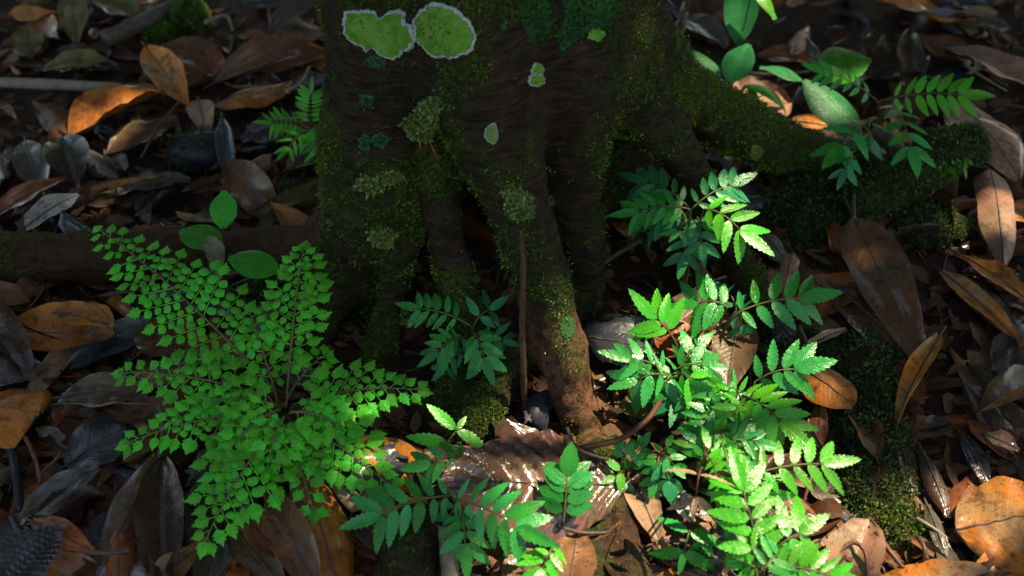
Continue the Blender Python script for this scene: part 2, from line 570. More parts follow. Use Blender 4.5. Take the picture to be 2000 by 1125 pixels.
for name, ch in chains:
    dc = np.full(dims, 9.0, dtype=np.float32) if False else None
    k = .009 if ch[0][3] == .026 else .020
    pts = np.array(ch)
    mn = pts[:, :3].min(0) - pts[:, 3].max() - .05
    mx = pts[:, :3].max(0) + pts[:, 3].max() + .05
    a = np.clip(((mn - lo) / HS).astype(int), 0, dims)
    b = np.clip(((mx - lo) / HS).astype(int) + 1, 0, dims)
    if (b <= a).any():
        continue
    X = (lo[0] + HS * np.arange(a[0], b[0], dtype=np.float32))[:, None, None]
    Y = (lo[1] + HS * np.arange(a[1], b[1], dtype=np.float32))[None, :, None]
    Z = (lo[2] + HS * np.arange(a[2], b[2], dtype=np.float32))[None, None, :]
    dc = np.full(tuple(b - a), 9.0, dtype=np.float32)
    for i in range(len(pts) - 1):
        p, q = pts[i], pts[i + 1]
        smn = np.minimum(p[:3], q[:3]) - max(p[3], q[3]) - .05
        smx = np.maximum(p[:3], q[:3]) + max(p[3], q[3]) + .05
        sa = np.clip(((smn - lo) / HS).astype(int) - a, 0, b - a)
        sb = np.clip(((smx - lo) / HS).astype(int) + 1 - a, 0, b - a)
        if (sb <= sa).any():
            continue
        x, y, z = X[sa[0]:sb[0]], Y[:, sa[1]:sb[1]], Z[:, :, sa[2]:sb[2]]
        d = (q - p)[:3].astype(np.float32)
        L2 = float(d @ d)
        t = np.clip(((x - p[0]) * d[0] + (y - p[1]) * d[1] + (z - p[2]) * d[2]) / L2, 0, 1)
        dist = np.sqrt((x - p[0] - t * d[0]) ** 2 + (y - p[1] - t * d[1]) ** 2 + (z - p[2] - t * d[2]) ** 2) - (p[3] + t * (q[3] - p[3]))
        s = (slice(sa[0], sb[0]), slice(sa[1], sb[1]), slice(sa[2], sb[2]))
        dc[s] = np.minimum(dc[s], dist)
    s = (slice(a[0], b[0]), slice(a[1], b[1]), slice(a[2], b[2]))
    A = D[s]
    h = np.clip(k - np.abs(A - dc), 0, None) / k
    D[s] = np.minimum(A, dc) - h * h * k * .25


def surface_nets(D, lo, h):
    ins = D < 0
    c = np.zeros(tuple(np.array(D.shape) - 1), dtype=np.int8)
    for i in (0, 1):
        for j in (0, 1):
            for k in (0, 1):
                c += ins[i:i + c.shape[0], j:j + c.shape[1], k:k + c.shape[2]]
    act = np.argwhere((c > 0) & (c < 8))
    idx = np.full(c.shape, -1, dtype=np.int32)
    idx[tuple(act.T)] = np.arange(len(act))
    acc = np.zeros((len(act), 3))
    cnt = np.zeros(len(act))
    corner = [(i, j, k) for i in (0, 1) for j in (0, 1) for k in (0, 1)]
    for p in corner:
        for ax in range(3):
            if p[ax]:
                continue
            q = list(p)
            q[ax] = 1
            va = D[tuple((act + p).T)]
            vb = D[tuple((act + q).T)]
            m = (va < 0) != (vb < 0)
            t = va[m] / (va[m] - vb[m])
            pos = np.tile(np.array(p, float), (m.sum(), 1))
            pos[:, ax] = t
            acc[m] += pos
            cnt[m] += 1
    V = lo + h * (act + acc / cnt[:, None])
    F = []
    for ax in range(3):
        b1, b2 = (ax + 1) % 3, (ax + 2) % 3
        s0 = [slice(None)] * 3
        s1 = [slice(None)] * 3
        s0[ax] = slice(0, -1)
        s1[ax] = slice(1, None)
        e = np.argwhere(ins[tuple(s0)] != ins[tuple(s1)])
        e = e[(e[:, b1] > 0) & (e[:, b2] > 0) & (e[:, b1] < c.shape[b1]) & (e[:, b2] < c.shape[b2])]
        def at(o1, o2):
            q = e.copy()
            q[:, b1] += o1
            q[:, b2] += o2
            return idx[tuple(q.T)]
        quad = np.stack([at(-1, -1), at(0, -1), at(0, 0), at(-1, 0)], 1)
        flip = ~ins[tuple(e.T)]
        quad[flip] = quad[flip][:, ::-1]
        F.append(quad)
    return V, np.concatenate(F)


TV, TF = surface_nets(D, lo, HS)
del D
# vertex normals
def vnormals(V, F):
    n = np.cross(V[F[:, 2]] - V[F[:, 0]], V[F[:, 3]] - V[F[:, 1]])
    out = np.zeros_like(V)
    for i in range(4):
        np.add.at(out, F[:, i], n)
    return out / (np.linalg.norm(out, axis=1)[:, None] + 1e-12)


TN = vnormals(TV, TF)
if np.mean((TV - TV.mean(0))[:, 1] * TN[:, 1]) < 0:
    TN = -TN
    TF = TF[:, ::-1]
near = np.full(len(TV), 9.0)
own = np.zeros(len(TV), int)
for ci, (name, ch) in enumerate(chains):
    pts = np.array(ch)
    for i in range(len(pts) - 1):
        p, q = pts[i], pts[i + 1]
        d = (q - p)[:3]
        t = np.clip(((TV - p[:3]) @ d) / (d @ d), 0, 1)
        dist = np.linalg.norm(TV - p[:3] - t[:, None] * d, axis=1) - (p[3] + t * (q[3] - p[3]))
        m = dist < near
        near[m] = dist[m]
        own[m] = ci
# the upper ends of the roots belong to the trunk
own[TV[:, 2] > .215] = 0
moss = np.zeros(len(TV), np.float32)
bare = np.zeros(len(TV), np.float32)
disp = np.zeros(len(TV))
for i in range(len(TV)):
    x, y, z = TV[i]
    n1 = fbm(x * 9, y * 9, z * 9, 3)
    n2 = fbm(x * 38, y * 38, z * 38, 2)
    hz = noise.noise((x * 14, y * 14, z * 95))
    disp[i] = .0060 * n1 + .0030 * n2 + .0014 * hz
    m = .38 + 1.05 * n1 + .55 * n2 + .35 * max(0, TN[i][2])
    ci = own[i]
    if ci == 0:
        m += .55 * max(0., -x - .13) / .06 + .40 * max(0., x - .09) / .06 - .18
    elif ci == 1:
        m += .50
    elif ci == 2:
        m += .55
    elif ci == 3:
        g_ = min(1., max(0., (z - .095) / .02)) * min(1., max(0., (.175 - z) / .02))
        bare[i] = 0
        m += .75 - 1.6 * g_
    elif ci == 4:
        b = min(1., max(0., (.115 - z) / .05))
        bare[i] = b
        m += .30 - 1.1 * b
    elif ci == 5:
        m += .40
    elif ci == 6:
        m += .55
    elif ci == 7:
        m += -.35
    elif ci == 8:
        bare[i] = .25
        m += -.5 + 1.0 * max(0, x + .33)
    elif ci in (11,):
        bare[i] = .25
        m -= .15
    elif ci in (12,):
        m += .6
    elif ci in (13,):
        m -= .5
    moss[i] = min(1., max(0., m))
TV = TV + TN * disp[:, None]
TN = vnormals(TV, TF)

tree = empty('tree', (AX.x, 1.15, 0.0), 'mossy dark tree trunk standing on splayed stilt roots, with green lichen patches', 'tree')
fown = own[TF]
flab = np.array([np.bincount(r).argmax() for r in fown])
for ci, (name, ch) in enumerate(chains):
    fs = TF[flab == ci]
    if len(fs) == 0:
        continue
    used, inv = np.unique(fs, return_inverse=True)
    fs2 = inv.reshape(fs.shape)
    me = bpy.data.meshes.new(name)
    me.from_pydata(TV[used].tolist(), [], fs2.tolist())
    for nm, arr in (('moss', moss), ('bare', bare)):
        at = me.attributes.new(nm, 'FLOAT', 'POINT')
        at.data.foreach_set('value', arr[used].astype(np.float32))
    me.polygons.foreach_set('use_smooth', np.ones(len(me.polygons), dtype=bool))
    me.normals_split_custom_set_from_vertices(TN[used].tolist())
    me.materials.append(M['bark'])
    o = link(name, me, tree)
    lab = {4: 'front stilt root, bare reddish bark near its foot', 6: 'thick moss covered buttress root',
           8: 'smooth brown surface root', 3: 'slim root with a bare grey upper side', 7: 'dark bare root behind the green sprays'}.get(ci)
    if lab:
        o['label'] = lab
TREE_BVH = BVHTree.FromPolygons([Vector(v) for v in TV], [tuple(int(i) for i in f) for f in TF])

# thin hanging root and the trunk above the picture
p = smooth_path([PY((1018, 430), .945), PY((1022, 520), .915), PY((1020, 620), .885), PY((1022, 720), .868), PZ((1026, 812), .0)], 8)
v, f = tube(p, [.0031] * len(p), 8, .2)
link('aerial_root', mesh_from('aerial_root', v, f, M['debris']), tree, label='thin brown aerial root hanging beside the front root')

up_path = smooth_path([(AX.x, 1.16, .49), (AX.x + .01, 1.165, 1.1), (AX.x + .06, 1.19, 1.9), (AX.x + .16, 1.24, 2.7), (AX.x + .30, 1.30, 3.5)], 8)
v, f = tube(up_path, list(np.linspace(.128, .055, len(up_path))), 20, .03)
me = mesh_from('stem', v, f, M['bark'])
link('stem', me, tree)

CENTRE = Vector((.10, 1.0, .03))
CROWN = CENTRE + SUN * 3.1
e1 = SUN.cross(Vector((0, 0, 1))).normalized()
e2 = SUN.cross(e1).normalized()
for k in range(9):
    a = 2 * math.pi * k / 9 + .3
    r = .75 + .5 * ((k * 37) % 10) / 10
    end = CROWN + e1 * math.cos(a) * r + e2 * math.sin(a) * r + SUN * (((k * 53) % 10) / 10 - .3) * .7
    st = up_path[14 + k * 2]
    pts = bez(st, st.lerp(end, .5) + Vector((0, 0, .35)), end, 8)
    v, f = tube(pts, list(np.linspace(.028, .006, len(pts))), 7, .05)
    link('branch', mesh_from('branch', v, f, M['twig']), tree)

# where sun flecks are to fall on the forest floor: (pixel, height, radius in metres) -- gaps are cut along the sun's path in the unseen crown
FLECKS = [((1430, 960), .09, 0.048), ((1475, 1040), .08, 0.052), ((1560, 1060), .08, 0.044), ((1470, 790), .10, 0.038), ((1590, 900), .09, 0.032),
          ((1265, 605), .09, 0.024), ((1585, 735), .08, 0.024), ((1146, 790), 0.04, 0.042), ((1160, 850), 0.03, 0.034), ((1085, 980), .03, .022), ((1150, 985), .02, .024), ((1200, 960), .02, 0.020),
          ((1290, 985), .02, 0.026), ((1255, 890), .04, 0.017), ((690, 955), .015, 0.012), ((232, 222), .03, .014), ((1480, 200), 0.02, 0.02), ((1590, 243), 0.015, 0.01),
          ((1235, 1085), .02, 0.028), ((1735, 1030), .01, 0.018), ((1955, 985), .02, 0.017), ((1360, 960), .05, 0.032), ((1090, 1085), .06, 0.028),
          ((1385, 690), .08, 0.031), ((890, 845), .06, 0.020), ((1545, 950), .05, 0.028), ((1450, 440), .12, 0.015), ((1860, 165), .08, 0.015), ((1945, 420), .02, 0.011), ((1500, 15), .15, 0.011)]
flk = [(PZ(px, z), r) for px, z, r in FLECKS]


def leaf_shape(u, kind):
    if kind == 'ell':
        return max(0., math.sin(math.pi * u ** .92)) ** .72
    if kind == 'obov':
        return max(0., math.sin(math.pi * u ** 1.55)) ** .62
    if kind == 'lance':
        return max(0., math.sin(math.pi * u ** .75)) ** .95
    if kind == 'ovate':
        return max(0., math.sin(math.pi * u ** .62)) ** .80
    if kind == 'blunt':
        return (max(0., math.sin(math.pi * min(u, .5)))) ** .6 * (1 if u < .86 else max(0., 1 - ((u - .86) / .14) ** 2) ** .5)
    return math.sin(math.pi * u)


cv, cf, ct = [], [], []
NLEAF = 17000
cen = []
for k in range(NLEAF):
    r = 1.75 * math.sqrt(random.random())
    a = random.uniform(0, 2 * math.pi)
    c = CROWN + e1 * r * math.cos(a) + e2 * r * math.sin(a) + SUN * random.uniform(-.55, .6)
    L = random.uniform(.08, .13)
    ok = True
    for p, fr in flk:
        d = c - p
        d = d - SUN * d.dot(SUN)
        if d.length < fr + L * .42:
            ok = False
            break
    if not ok:
        continue
    n = (SUN + Vector((random.gauss(0, .35), random.gauss(0, .35), random.gauss(0, .35)))).normalized()
    x = n.cross(Vector((random.gauss(0, 1), random.gauss(0, 1), random.gauss(0, 1)))).normalized()
    y = n.cross(x)
    b = len(cv)
    w = L * .26
    for (q, s, zz) in ((-.5, 0, 0), (-.2, .85, .15), (.2, .8, .15), (.5, 0, -.1), (.2, -.8, .15), (-.2, -.85, .15)):
        cv.append(c + x * q * L + y * s * w + n * zz * w)
    cf.append((b, b + 1, b + 2, b + 3))
    cf.append((b, b + 3, b + 4, b + 5))
CROWN_MAT = t = green_mat('crown_leaf', (.012, .06, .010), (.02, .085, .012), .4, .4, .22, 8)
o = link('crown', mesh_from('crown', cv, cf, t, uv=[(.5, .3)] * len(cv), smooth=False), tree)  # unseen leaf disc set across the sun, shaped to cast shade and flecks
o['kind'] = 'stuff'


# unseen trees and bushes added to screen off sky light and its reflections
def sky_screen_tree(x, y, h, cr, n, label, seed):
    rs = random.Random(seed)
    root = empty('sky_screen_tree', (x, y, -.01), label, 'tree', 'trees of the wood around the clearing')
    P = smooth_path([(x, y, -.05), (x + .05, y, h * .4), (x - .04, y + .06, h)], 6)
    v, f = tube(P, list(np.linspace(.11, .04, len(P))), 12, .05)
    link('trunk', mesh_from('trunk', v, f, M['twig']), root)
    c0 = Vector((x, y, h))
    for k in range(6):
        d = Vector((rs.gauss(0, 1), rs.gauss(0, 1), rs.gauss(0, .5))).normalized() * cr * .8
        v, f = tube(bez(P[8], c0 + d * .4, c0 + d, 6), list(np.linspace(.03, .006, 7)), 6)
        link('branch', mesh_from('branch', v, f, M['twig']), root)
    V, Fc = [], []
    for k in range(n):
        d = Vector((rs.gauss(0, 1), rs.gauss(0, 1), rs.gauss(0, 1))).normalized() * cr * rs.random() ** .4
        c = c0 + Vector((d.x, d.y, d.z * .9))
        w = c - CENTRE
        if (w - SUN * w.dot(SUN)).length < .95 and w.z > .3:
            continue
        L = rs.uniform(.10, .17)
        nn = Vector((rs.gauss(0, .6), rs.gauss(0, .6), 1)).normalized()
        x_ = nn.cross(Vector((rs.gauss(0, 1), rs.gauss(0, 1), rs.gauss(0, 1)))).normalized()
        y_ = nn.cross(x_)
        b = len(V)
        for (q, s_, zz) in ((-.5, 0, 0), (-.2, .85, .15), (.2, .8, .15), (.5, 0, -.1), (.2, -.8, .15), (-.2, -.85, .15)):
            V.append(c + x_ * q * L + y_ * s_ * L * .26 + nn * zz * L * .26)
        Fc += [(b, b + 1, b + 2, b + 3), (b, b + 3, b + 4, b + 5)]
    o = link('crown', mesh_from('crown', V, Fc, CROWN_MAT, uv=[(.5, .3)] * len(V), smooth=False), root)
    o['kind'] = 'stuff'


for k, (x, y, h, cr, n) in enumerate([(-1.7, 4.3, 3.2, 1.7, 5200), (1.7, 4.6, 3.4, 1.7, 5200), (0.1, 5.6, 4.6, 1.8, 5200), (-3.4, 1.6, 3.0, 1.6, 4200), (3.9, .4, 3.0, 1.5, 4000), (-2.6, -2.8, 3.4, 1.6, 2200), (2.6, -3.0, 3.4, 1.6, 2200), (-.9, .9, 5.0, 1.5, 3500), (-1.3, 3.5, 1.25, 1.05, 3000), (.6, 3.9, 1.3, 1.1, 3000), (2.3, 3.2, 1.3, 1.1, 3000)]):
    sky_screen_tree(x, y, h, cr, n, ['slender tree behind the mossy trunk to one side', 'slender tree behind the mossy trunk to the other side', 'tall tree straight behind the mossy trunk', 'tree standing past the end of the surface root', 'tree standing past the large smooth orange leaf', 'tree behind the viewer near the fern side', 'tree behind the viewer near the soil side', 'tall overhanging tree next to the mossy trunk', 'bushy sapling behind the grey barkless stick', 'bushy sapling straight behind the mossy trunk', 'bushy sapling behind the long orange back leaf'][k], k + 40)


# ------------------------------------------------------------------ moss shoots (stuff)
def moss_mesh(name, P, N, length, mat, per=3, width=.0011):
    """short pointed shoots standing on the points P with normals N"""
    n = len(P)
    P = np.repeat(P, per, 0)
    N = np.repeat(N, per, 0)
    P = P + RNG.normal(0, .0022, P.shape)
    dirn = N + RNG.normal(0, .55, N.shape) + np.array([0, 0, .25])
    dirn /= np.linalg.norm(dirn, axis=1)[:, None]
    side = np.cross(dirn, RNG.normal(0, 1, N.shape))
    side /= np.linalg.norm(side, axis=1)[:, None]
    L = length * RNG.uniform(.5, 1.35, (len(P), 1))
    w = width * RNG.uniform(.7, 1.4, (len(P), 1))
    base = P - N * .0012
    droop = np.array([0, 0, -1.0]) * L * .25
    v = np.stack([base - side * w * .5, base + side * w * .5, base + dirn * L * .6 + side * w, base + dirn * L * .6 - side * w, base + dirn * L + droop], 1)
    V = v.reshape(-1, 3)
    i = np.arange(len(P)) * 5
    quads = np.stack([i, i + 1, i + 2, i + 3], 1)
    tris = np.stack([i + 3, i + 2, i + 4], 1)
    tint = np.clip(RNG.normal(.45, .28, len(P)), 0, 1)
    me = bpy.data.meshes.new(name)
    me.from_pydata(V.tolist(), [], quads.tolist() + tris.tolist())
    a = me.attributes.new('tint', 'FLOAT', 'POINT')
    a.data.foreach_set('value', np.repeat(tint, 5).astype(np.float32))
    me.materials.append(mat)
    return me


prob = np.clip(moss - .30, 0, 1) * np.where(TV[:, 2] < .5, 1, 0)
prob *= (TV[:, 1] < 1.32)
patch = np.array([noise.noise((v[0] * 55, v[1] * 55, v[2] * 55)) for v in TV])
prob *= np.clip(.55 + patch * 1.7, 0.03, 1.4)
pick = RNG.random(len(TV)) < prob * 1.3 + .012
o = link('moss', moss_mesh('moss', TV[pick], TN[pick], .0030, M['moss'], 9, .0007), tree, label='short yellow green moss on the trunk and roots')
o['kind'] = 'stuff'
NMOSS = int(pick.sum())


def moss_over(name, V, Fc, density, length, mat, parent=None, label=None, cat=None, mask=None, width=.0011):
    V = np.array([tuple(v) for v in V])
    T = []
    for q in Fc:
        for k in range(1, len(q) - 1):
            T.append((q[0], q[k], q[k + 1]))
    T = np.array(T)
    n = np.cross(V[T[:, 1]] - V[T[:, 0]], V[T[:, 2]] - V[T[:, 0]])
    A = np.linalg.norm(n, axis=1) / 2
    n = n / (2 * A[:, None] + 1e-12)
    ctr = V.mean(0)
    k = RNG.poisson(A * density)
    idx = np.repeat(np.arange(len(T)), k)
    r1, r2 = RNG.random(len(idx)), RNG.random(len(idx))
    s = r1 + r2 > 1
    r1[s], r2[s] = 1 - r1[s], 1 - r2[s]
    P = V[T[idx, 0]] + r1[:, None] * (V[T[idx, 1]] - V[T[idx, 0]]) + r2[:, None] * (V[T[idx, 2]] - V[T[idx, 0]])
    Nn = n[idx]
    if mask is not None:
        m = np.array([mask(p, q) for p, q in zip(P, Nn)], dtype=bool) if len(P) else np.zeros(0, bool)
        P, Nn = P[m], Nn[m]
    o = link(name, moss_mesh(name, P, Nn, length, mat, 3, width), parent, None, label, cat)
    o['kind'] = 'stuff'
    return o


# ------------------------------------------------------------------ lichen patches on the bark
CAMP = Vector((0, 0, CAM_Z))


def on_bark(px, off):
    d = ray(*px).normalized()
    hit, nrm, i, dist = TREE_BVH.ray_cast(CAMP, d)
    if hit is None:
        hit, nrm, i, dist = TREE_BVH.find_nearest(PY(px, 1.03))
    if nrm.dot(d) > 0:
        nrm = -nrm
    return hit + nrm * off


def lichen(poly, mat, label, rim=None, thick=.0022, rough_edge=.05, crust=.0):
    c = Vector((sum(p[0] for p in poly) / len(poly), sum(p[1] for p in poly) / len(poly)))
    out = []
    n = len(poly)
    sub = 6 if n > 6 else 9
    for i in range(n):
        p0, p1, p2, p3 = (Vector(poly[(i + k) % n]) for k in (-1, 0, 1, 2))
        for k in range(sub):
            t = k / sub
            out.append(.5 * ((2 * p1) + (p2 - p0) * t + (2 * p0 - 5 * p1 + 4 * p2 - p3) * t * t + (3 * p1 - p0 - 3 * p2 + p3) * t ** 3))
    m = len(out)
    scal = [1 + rough_edge * noise.noise((q.x * .13, q.y * .13, c.x)) * 1.6 + rough_edge * .7 * random.uniform(-1, 1) for q in out]
    rings = [(.12, thick * .7), (.3, thick * .75), (.5, thick * .8), (.68, thick * .9), (.82, thick), (.92, thick * 1.1), (.985, thick * .8), (1.0, -.002)]
    V, Fc = [on_bark(c, thick * .7)], []
    for s, off in rings:
        for i, q in enumerate(out):
            w = c + (q - c) * (s * (scal[i] if s > .6 else 1))
            V.append(on_bark(w, off + (crust * random.uniform(-1, 1) if .1 < s < .98 else 0)))
    for i in range(m):
        Fc.append((0, 1 + (i + 1) % m, 1 + i))
    for r in range(len(rings) - 1):
        for i in range(m):
            a, b = 1 + r * m + i, 1 + r * m + (i + 1) % m
            Fc.append((a, b, b + m, a + m))
    o = link('lichen_patch', mesh_from('lichen_patch', V, Fc, mat), tree, label=label)
    if crust:
        moss_over('crust', V, Fc, 330000, .0034 if crust > .0008 else .0016, M['crust'] if crust > .0008 else (M['crustteal'] if crust > .00055 else M['crustdark']), o, width=.0016 if crust > .0008 else .0010)
    if rim:
        V, Fc = [], []
        rr = [(.945, .0006), (.955, thick * 1.25), (1.0, thick * 1.15), (1.055, thick * .6), (1.07, -.002)]
        for s, off in rr:
            for i, q in enumerate(out):
                jj = scal[i] * (1 + (random.uniform(-.014, .014) if s < .96 or s > 1.02 else 0))
                V.append(on_bark(c + (q - c) * (s * jj), off))
        for r in range(len(rr) - 1):
            for i in range(m):
                a, b = r * m + i, r * m + (i + 1) % m
                Fc.append((a, b, b + m, a + m))
        link('rim', mesh_from('rim', V, Fc, rim), o)
    return o


def ellipse(cx, cy, rx, ry, n=9, j=.14):
    return [(cx + rx * math.cos(2 * math.pi * k / n) * random.uniform(1 - j, 1 + j), cy + ry * math.sin(2 * math.pi * k / n) * random.uniform(1 - j, 1 + j)) for k in range(n)]


lichen([(680, 27), (707, 21), (733, 25), (741, 36), (760, 25), (785, 21), (790, 42), (804, 52), (810, 68), (805, 88), (788, 101), (767, 112), (742, 105), (730, 92), (717, 98), (703, 87), (680, 71), (675, 53)],
       M['lichen'], 'large green lichen patch with white rim, the ragged one', M['lichen_rim'], .0024, .06)
lichen([(814, 39), (829, 20), (852, 8), (881, 14), (902, 32), (920, 53), (926, 75), (920, 94), (902, 107), (874, 111), (845, 108), (835, 96), (821, 83), (813, 64)],
       M['lichen'], 'large green lichen patch with white rim, the rounded one', M['lichen_rim'], .0026, .05)
lichen(ellipse(1050, 136, 12, 11), M['lichen'], 'small upper lobe of a double lichen spot', M['lichen_rim'], .0016, .14)
lichen(ellipse(1047, 156, 15, 13), M['lichen'], 'small lower lobe of a double lichen spot', M['lichen_rim'], .0016, .14)
lichen(ellipse(960, 261, 14, 19), M['lichen_pale'], 'small oval lichen spot above the front root', M['lichen_rim'], .0016, .14)
lichen(ellipse(1165, 67, 17, 14), M['lichen'], 'small yellow green lichen spot', None, .0016, .18)
lichen([(856, 194), (853, 222), (850, 243), (830, 262), (804, 257), (792, 238), (802, 226), (822, 214)], M['lichen_pale'], 'crusty grey green lichen tuft', None, .007, .08, .003)
lichen([(988, 365), (1010, 370), (1033, 388), (1037, 413), (1015, 425), (997, 410)], M['lichen_pale'], 'pale crusty lichen on the front root', None, .003, .07, .0012)
lichen(ellipse(724, 357, 20, 12), M['lichen_pale'], 'yellowish crusty lichen spot', None, .004, .1, .0015)
lichen(ellipse(764, 343, 15, 8), M['lichen_pale'], 'small arched lichen spot', None, .003, .1, .0012)
lichen([(1012, 12), (1035, -4), (1066, 2), (1078, 30), (1072, 62), (1048, 78), (1026, 66), (1018, 40)], M['lichen_dark'], 'dark green lichen sheet, the narrow one', None, .0010, .09, .0005)
lichen([(1084, 70), (1106, 34), (1098, -6), (1150, -14), (1208, -4), (1206, 28), (1182, 52), (1150, 58), (1124, 82), (1098, 96)], M['lichen_dark'], 'dark green lichen sheet, the wide one', None, .0010, .09, .0005)
lichen(ellipse(742, 274, 17, 14), M['lichen_teal'], 'bluish green lichen spot', None, .0016, .14, .0006)
lichen(ellipse(712, 278, 13, 15), M['lichen_teal'], 'faint bluish green lichen spot', None, .0012, .14, .0006)
lichen(ellipse(735, 120, 18, 11), M['lichen_teal'], 'dull teal lichen spot under the ragged patch', None, .0012, .14, .0006)
lichen(ellipse(748, 455, 20, 9), M['lichen_pale'], 'pale lichen shelf on the left lobe', None, .006, .06, .001)
lichen(ellipse(754, 473, 9, 6), M['lichen_pale'], 'tiny pale lichen below the shelf', None, .004, .06, .001)
lichen(ellipse(1476, 297, 13, 14), M['lichen_pale'], 'yellow green lichen spot on the buttress root', None, .0018, .08)
lichen(ellipse(716, 195, 14, 12), M['lichen_teal'], 'small speckled teal lichen', None, .0012, .14, .0006)
lichen(ellipse(800, 620, 19, 17), M['lichen_pale'], 'ruffled lichen beside the short root', None, .007, .12, .003)
lichen(ellipse(1108, 640, 13, 24), M['lichen_dark'], 'dull green algae stain on the front root', None, .0008, .15)
lichen(ellipse(983, 52, 7, 6), M['lichen_dark'], 'tiny green lichen dot', None, .001, .1)
for px, y0, px2 in (((819, 262), 0, (823, 290)), ((835, 262), 0, (857, 312))):
    a, b = on_bark(px, .004), on_bark(px2, .007)
    v, f = tube([a, a.lerp(b, .5) + Vector((0, -.002, 0)), b], [.0011, .001, .0008], 6)
    link('red_needle', mesh_from('red_needle', v, f, M['redneedle']), tree, label='thin red leaf stalk caught on the bark')


# ------------------------------------------------------------------ dead leaves
def leaf_mesh(name, L, W, mat, shape='ell', curl=.4, fold=.0, bend=.05, wave=.04, twist=0., rib=0., nu=16, nv=8, seed=0, torn=0.0, ribs=11, dip=0., crinkle=1.):
    rs = random.Random(seed)
    ph1, ph2 = rs.uniform(0, 6), rs.uniform(0, 6)
    V, UV, Fc = [], [], []
    for i in range(nu + 1):
        u = i / nu
        h = max(.004, W / 2 * leaf_shape(u, shape))
        for j in range(nv + 1):
            s = (j - nv / 2) / (nv / 2)
            edge = 1.0
            edge = 1 + .10 * noise.noise((u * 4 + seed * 1.3, math.copysign(2, s), 7.7)) + .04 * noise.noise((u * 14 + seed, math.copysign(2, s), 3.7))
            if torn:
                edge *= 1 - torn * max(0, noise.noise((u * 7 + seed, math.copysign(1, s) * 3, seed * .7)))
            a = s * curl * (1 if abs(curl) > .01 else 0)
            hh = h * (edge if abs(s) > .6 else 1)
            if abs(curl) > .02:
                y, z = hh * math.sin(a) / curl, hh * (1 - math.cos(a)) / curl
            else:
                y, z = hh * s, 0
            z += fold * abs(s) * hh
            z += bend * L * 4 * u * (1 - u) - dip * L * u * u
            z += wave * W * (math.sin(u * 9 + ph1 + s * 1.3) * .5 + math.sin(u * 17 + ph2) * .25 * s) * abs(s) ** 1.5
            z += crinkle * .10 * W * noise.noise((u * 3.2 + seed * .37, s * 1.1 + seed, 2.2)) * (.25 + abs(s)) + crinkle * .035 * W * noise.noise((u * 9 + seed, s * 3, seed * .7))
            z += rib * math.sin(2 * math.pi * (u * ribs - abs(s) * 2.2)) * min(1, h / (W * .3)) * min(1, abs(s) * 4)
            tw = twist * (u - .5)
            y, z = y * math.cos(tw) - z * math.sin(tw), y * math.sin(tw) + z * math.cos(tw)
            V.append((u * L, y, z))
            UV.append((u, s * .5 + .5))
    for i in range(nu):
        for j in range(nv):
            a = i * (nv + 1) + j
            Fc.append((a, a + nv + 1, a + nv + 2, a + 1))
    mid = [V[i * (nv + 1) + nv // 2] for i in range(nu + 1)]
    return V, Fc, UV, mid


def hero_leaf(label, mat, base, tip, wpx, zb=.012, zt=.012, roll=0., stalk=.12, group=None, name='fallen_leaf', up=0., nu=18, nv=10, ribs=11, **kw):
    B, T = PZ(base, zb), PZ(tip, zt)
    X = T - B
    L = X.length
    X.normalize()
    Yh = Vector((0, 0, 1)).cross(X).normalized()
    fac = math.sqrt(Yh.x ** 2 + (Yh.y * .68) ** 2)
    W = wpx * depth((B + T) / 2) / FPX / fac
    N = X.cross(Yh).normalized()
    R = Matrix.Rotation(math.radians(roll), 4, X)
    Y2, N2 = (R @ Yh), (R @ N)
    seed = int(base[0] * 7 + base[1] * 13 + tip[0])
    V, Fc, UV, mid = leaf_mesh(name, L, W, mat, seed=seed, nu=nu, nv=nv, ribs=ribs, **kw)
    mw = Matrix(((X.x, Y2.x, N2.x, B.x), (X.y, Y2.y, N2.y, B.y), (X.z, Y2.z, N2.z, B.z), (0, 0, 0, 1)))
    zs = [(mw @ Vector(q)).z for q in V]
    lift = max(0., .002 - sorted(zs)[len(zs) // 12]) + up
    mw = Matrix.Translation((0, 0, lift)) @ mw
    o = link(name, mesh_from(name, V, Fc, M[mat] if isinstance(mat, str) else mat, UV), None, mw, label, 'dead leaf', group)
    # raised midrib running on into the stalk
    pts = [Vector((-stalk * L, 0, -.02 * L * (1 if stalk else 0)))] if stalk else []
    pts += [Vector(q) + Vector((0, 0, .0003)) for q in mid]
    rr = list(np.linspace(.0012, .0004, len(pts)))
    v, f = tube(pts, rr, 6)
    link('midrib', mesh_from('midrib', v, f, M['twig']), o, mw)
    return o


HL = hero_leaf
# --- upper left, beyond the trunk
HL('large orange fallen leaf with a sun fleck on its raised half', 'orange', (135, 272), (322, 178), 128, .012, .03, -14, fold=.28, curl=.35, bend=.03, shape='ell')
HL('narrow ochre fallen leaf leaning behind the sun flecked orange leaf', 'orange', (285, 92), (366, 205), 66, .05, .016, 12, fold=.25, curl=.5)
HL('dark rust fallen leaf lying flat behind the ochre leaf', 'rust', (300, 92), (440, 150), 92, .012, .012, 0, curl=.3)
HL('orange brown fallen leaf close to the trunk with a drooping edge', 'orange', (418, 205), (570, 160), 82, .025, .02, -12, curl=-.8, bend=.05)
HL('long arched brown fallen leaf running up against the trunk', 'brown', (420, 160), (650, 60), 62, .02, .05, 15, curl=.9, bend=.05, shape='lance')
HL('second long rust leaf lying under the arched brown leaf', 'rust', (500, 140), (650, 100), 50, .012, .016, 10, curl=.5)
HL('lilac grey fallen leaf high against the trunk', 'grey', (528, 60), (640, -30), 46, .03, .04, 15, curl=.4)
HL('small pinkish tan fallen leaf beside the narrow twig', 'tan', (388, 196), (405, 270), 56, .03, .016, 0, curl=.6, shape='ovate')
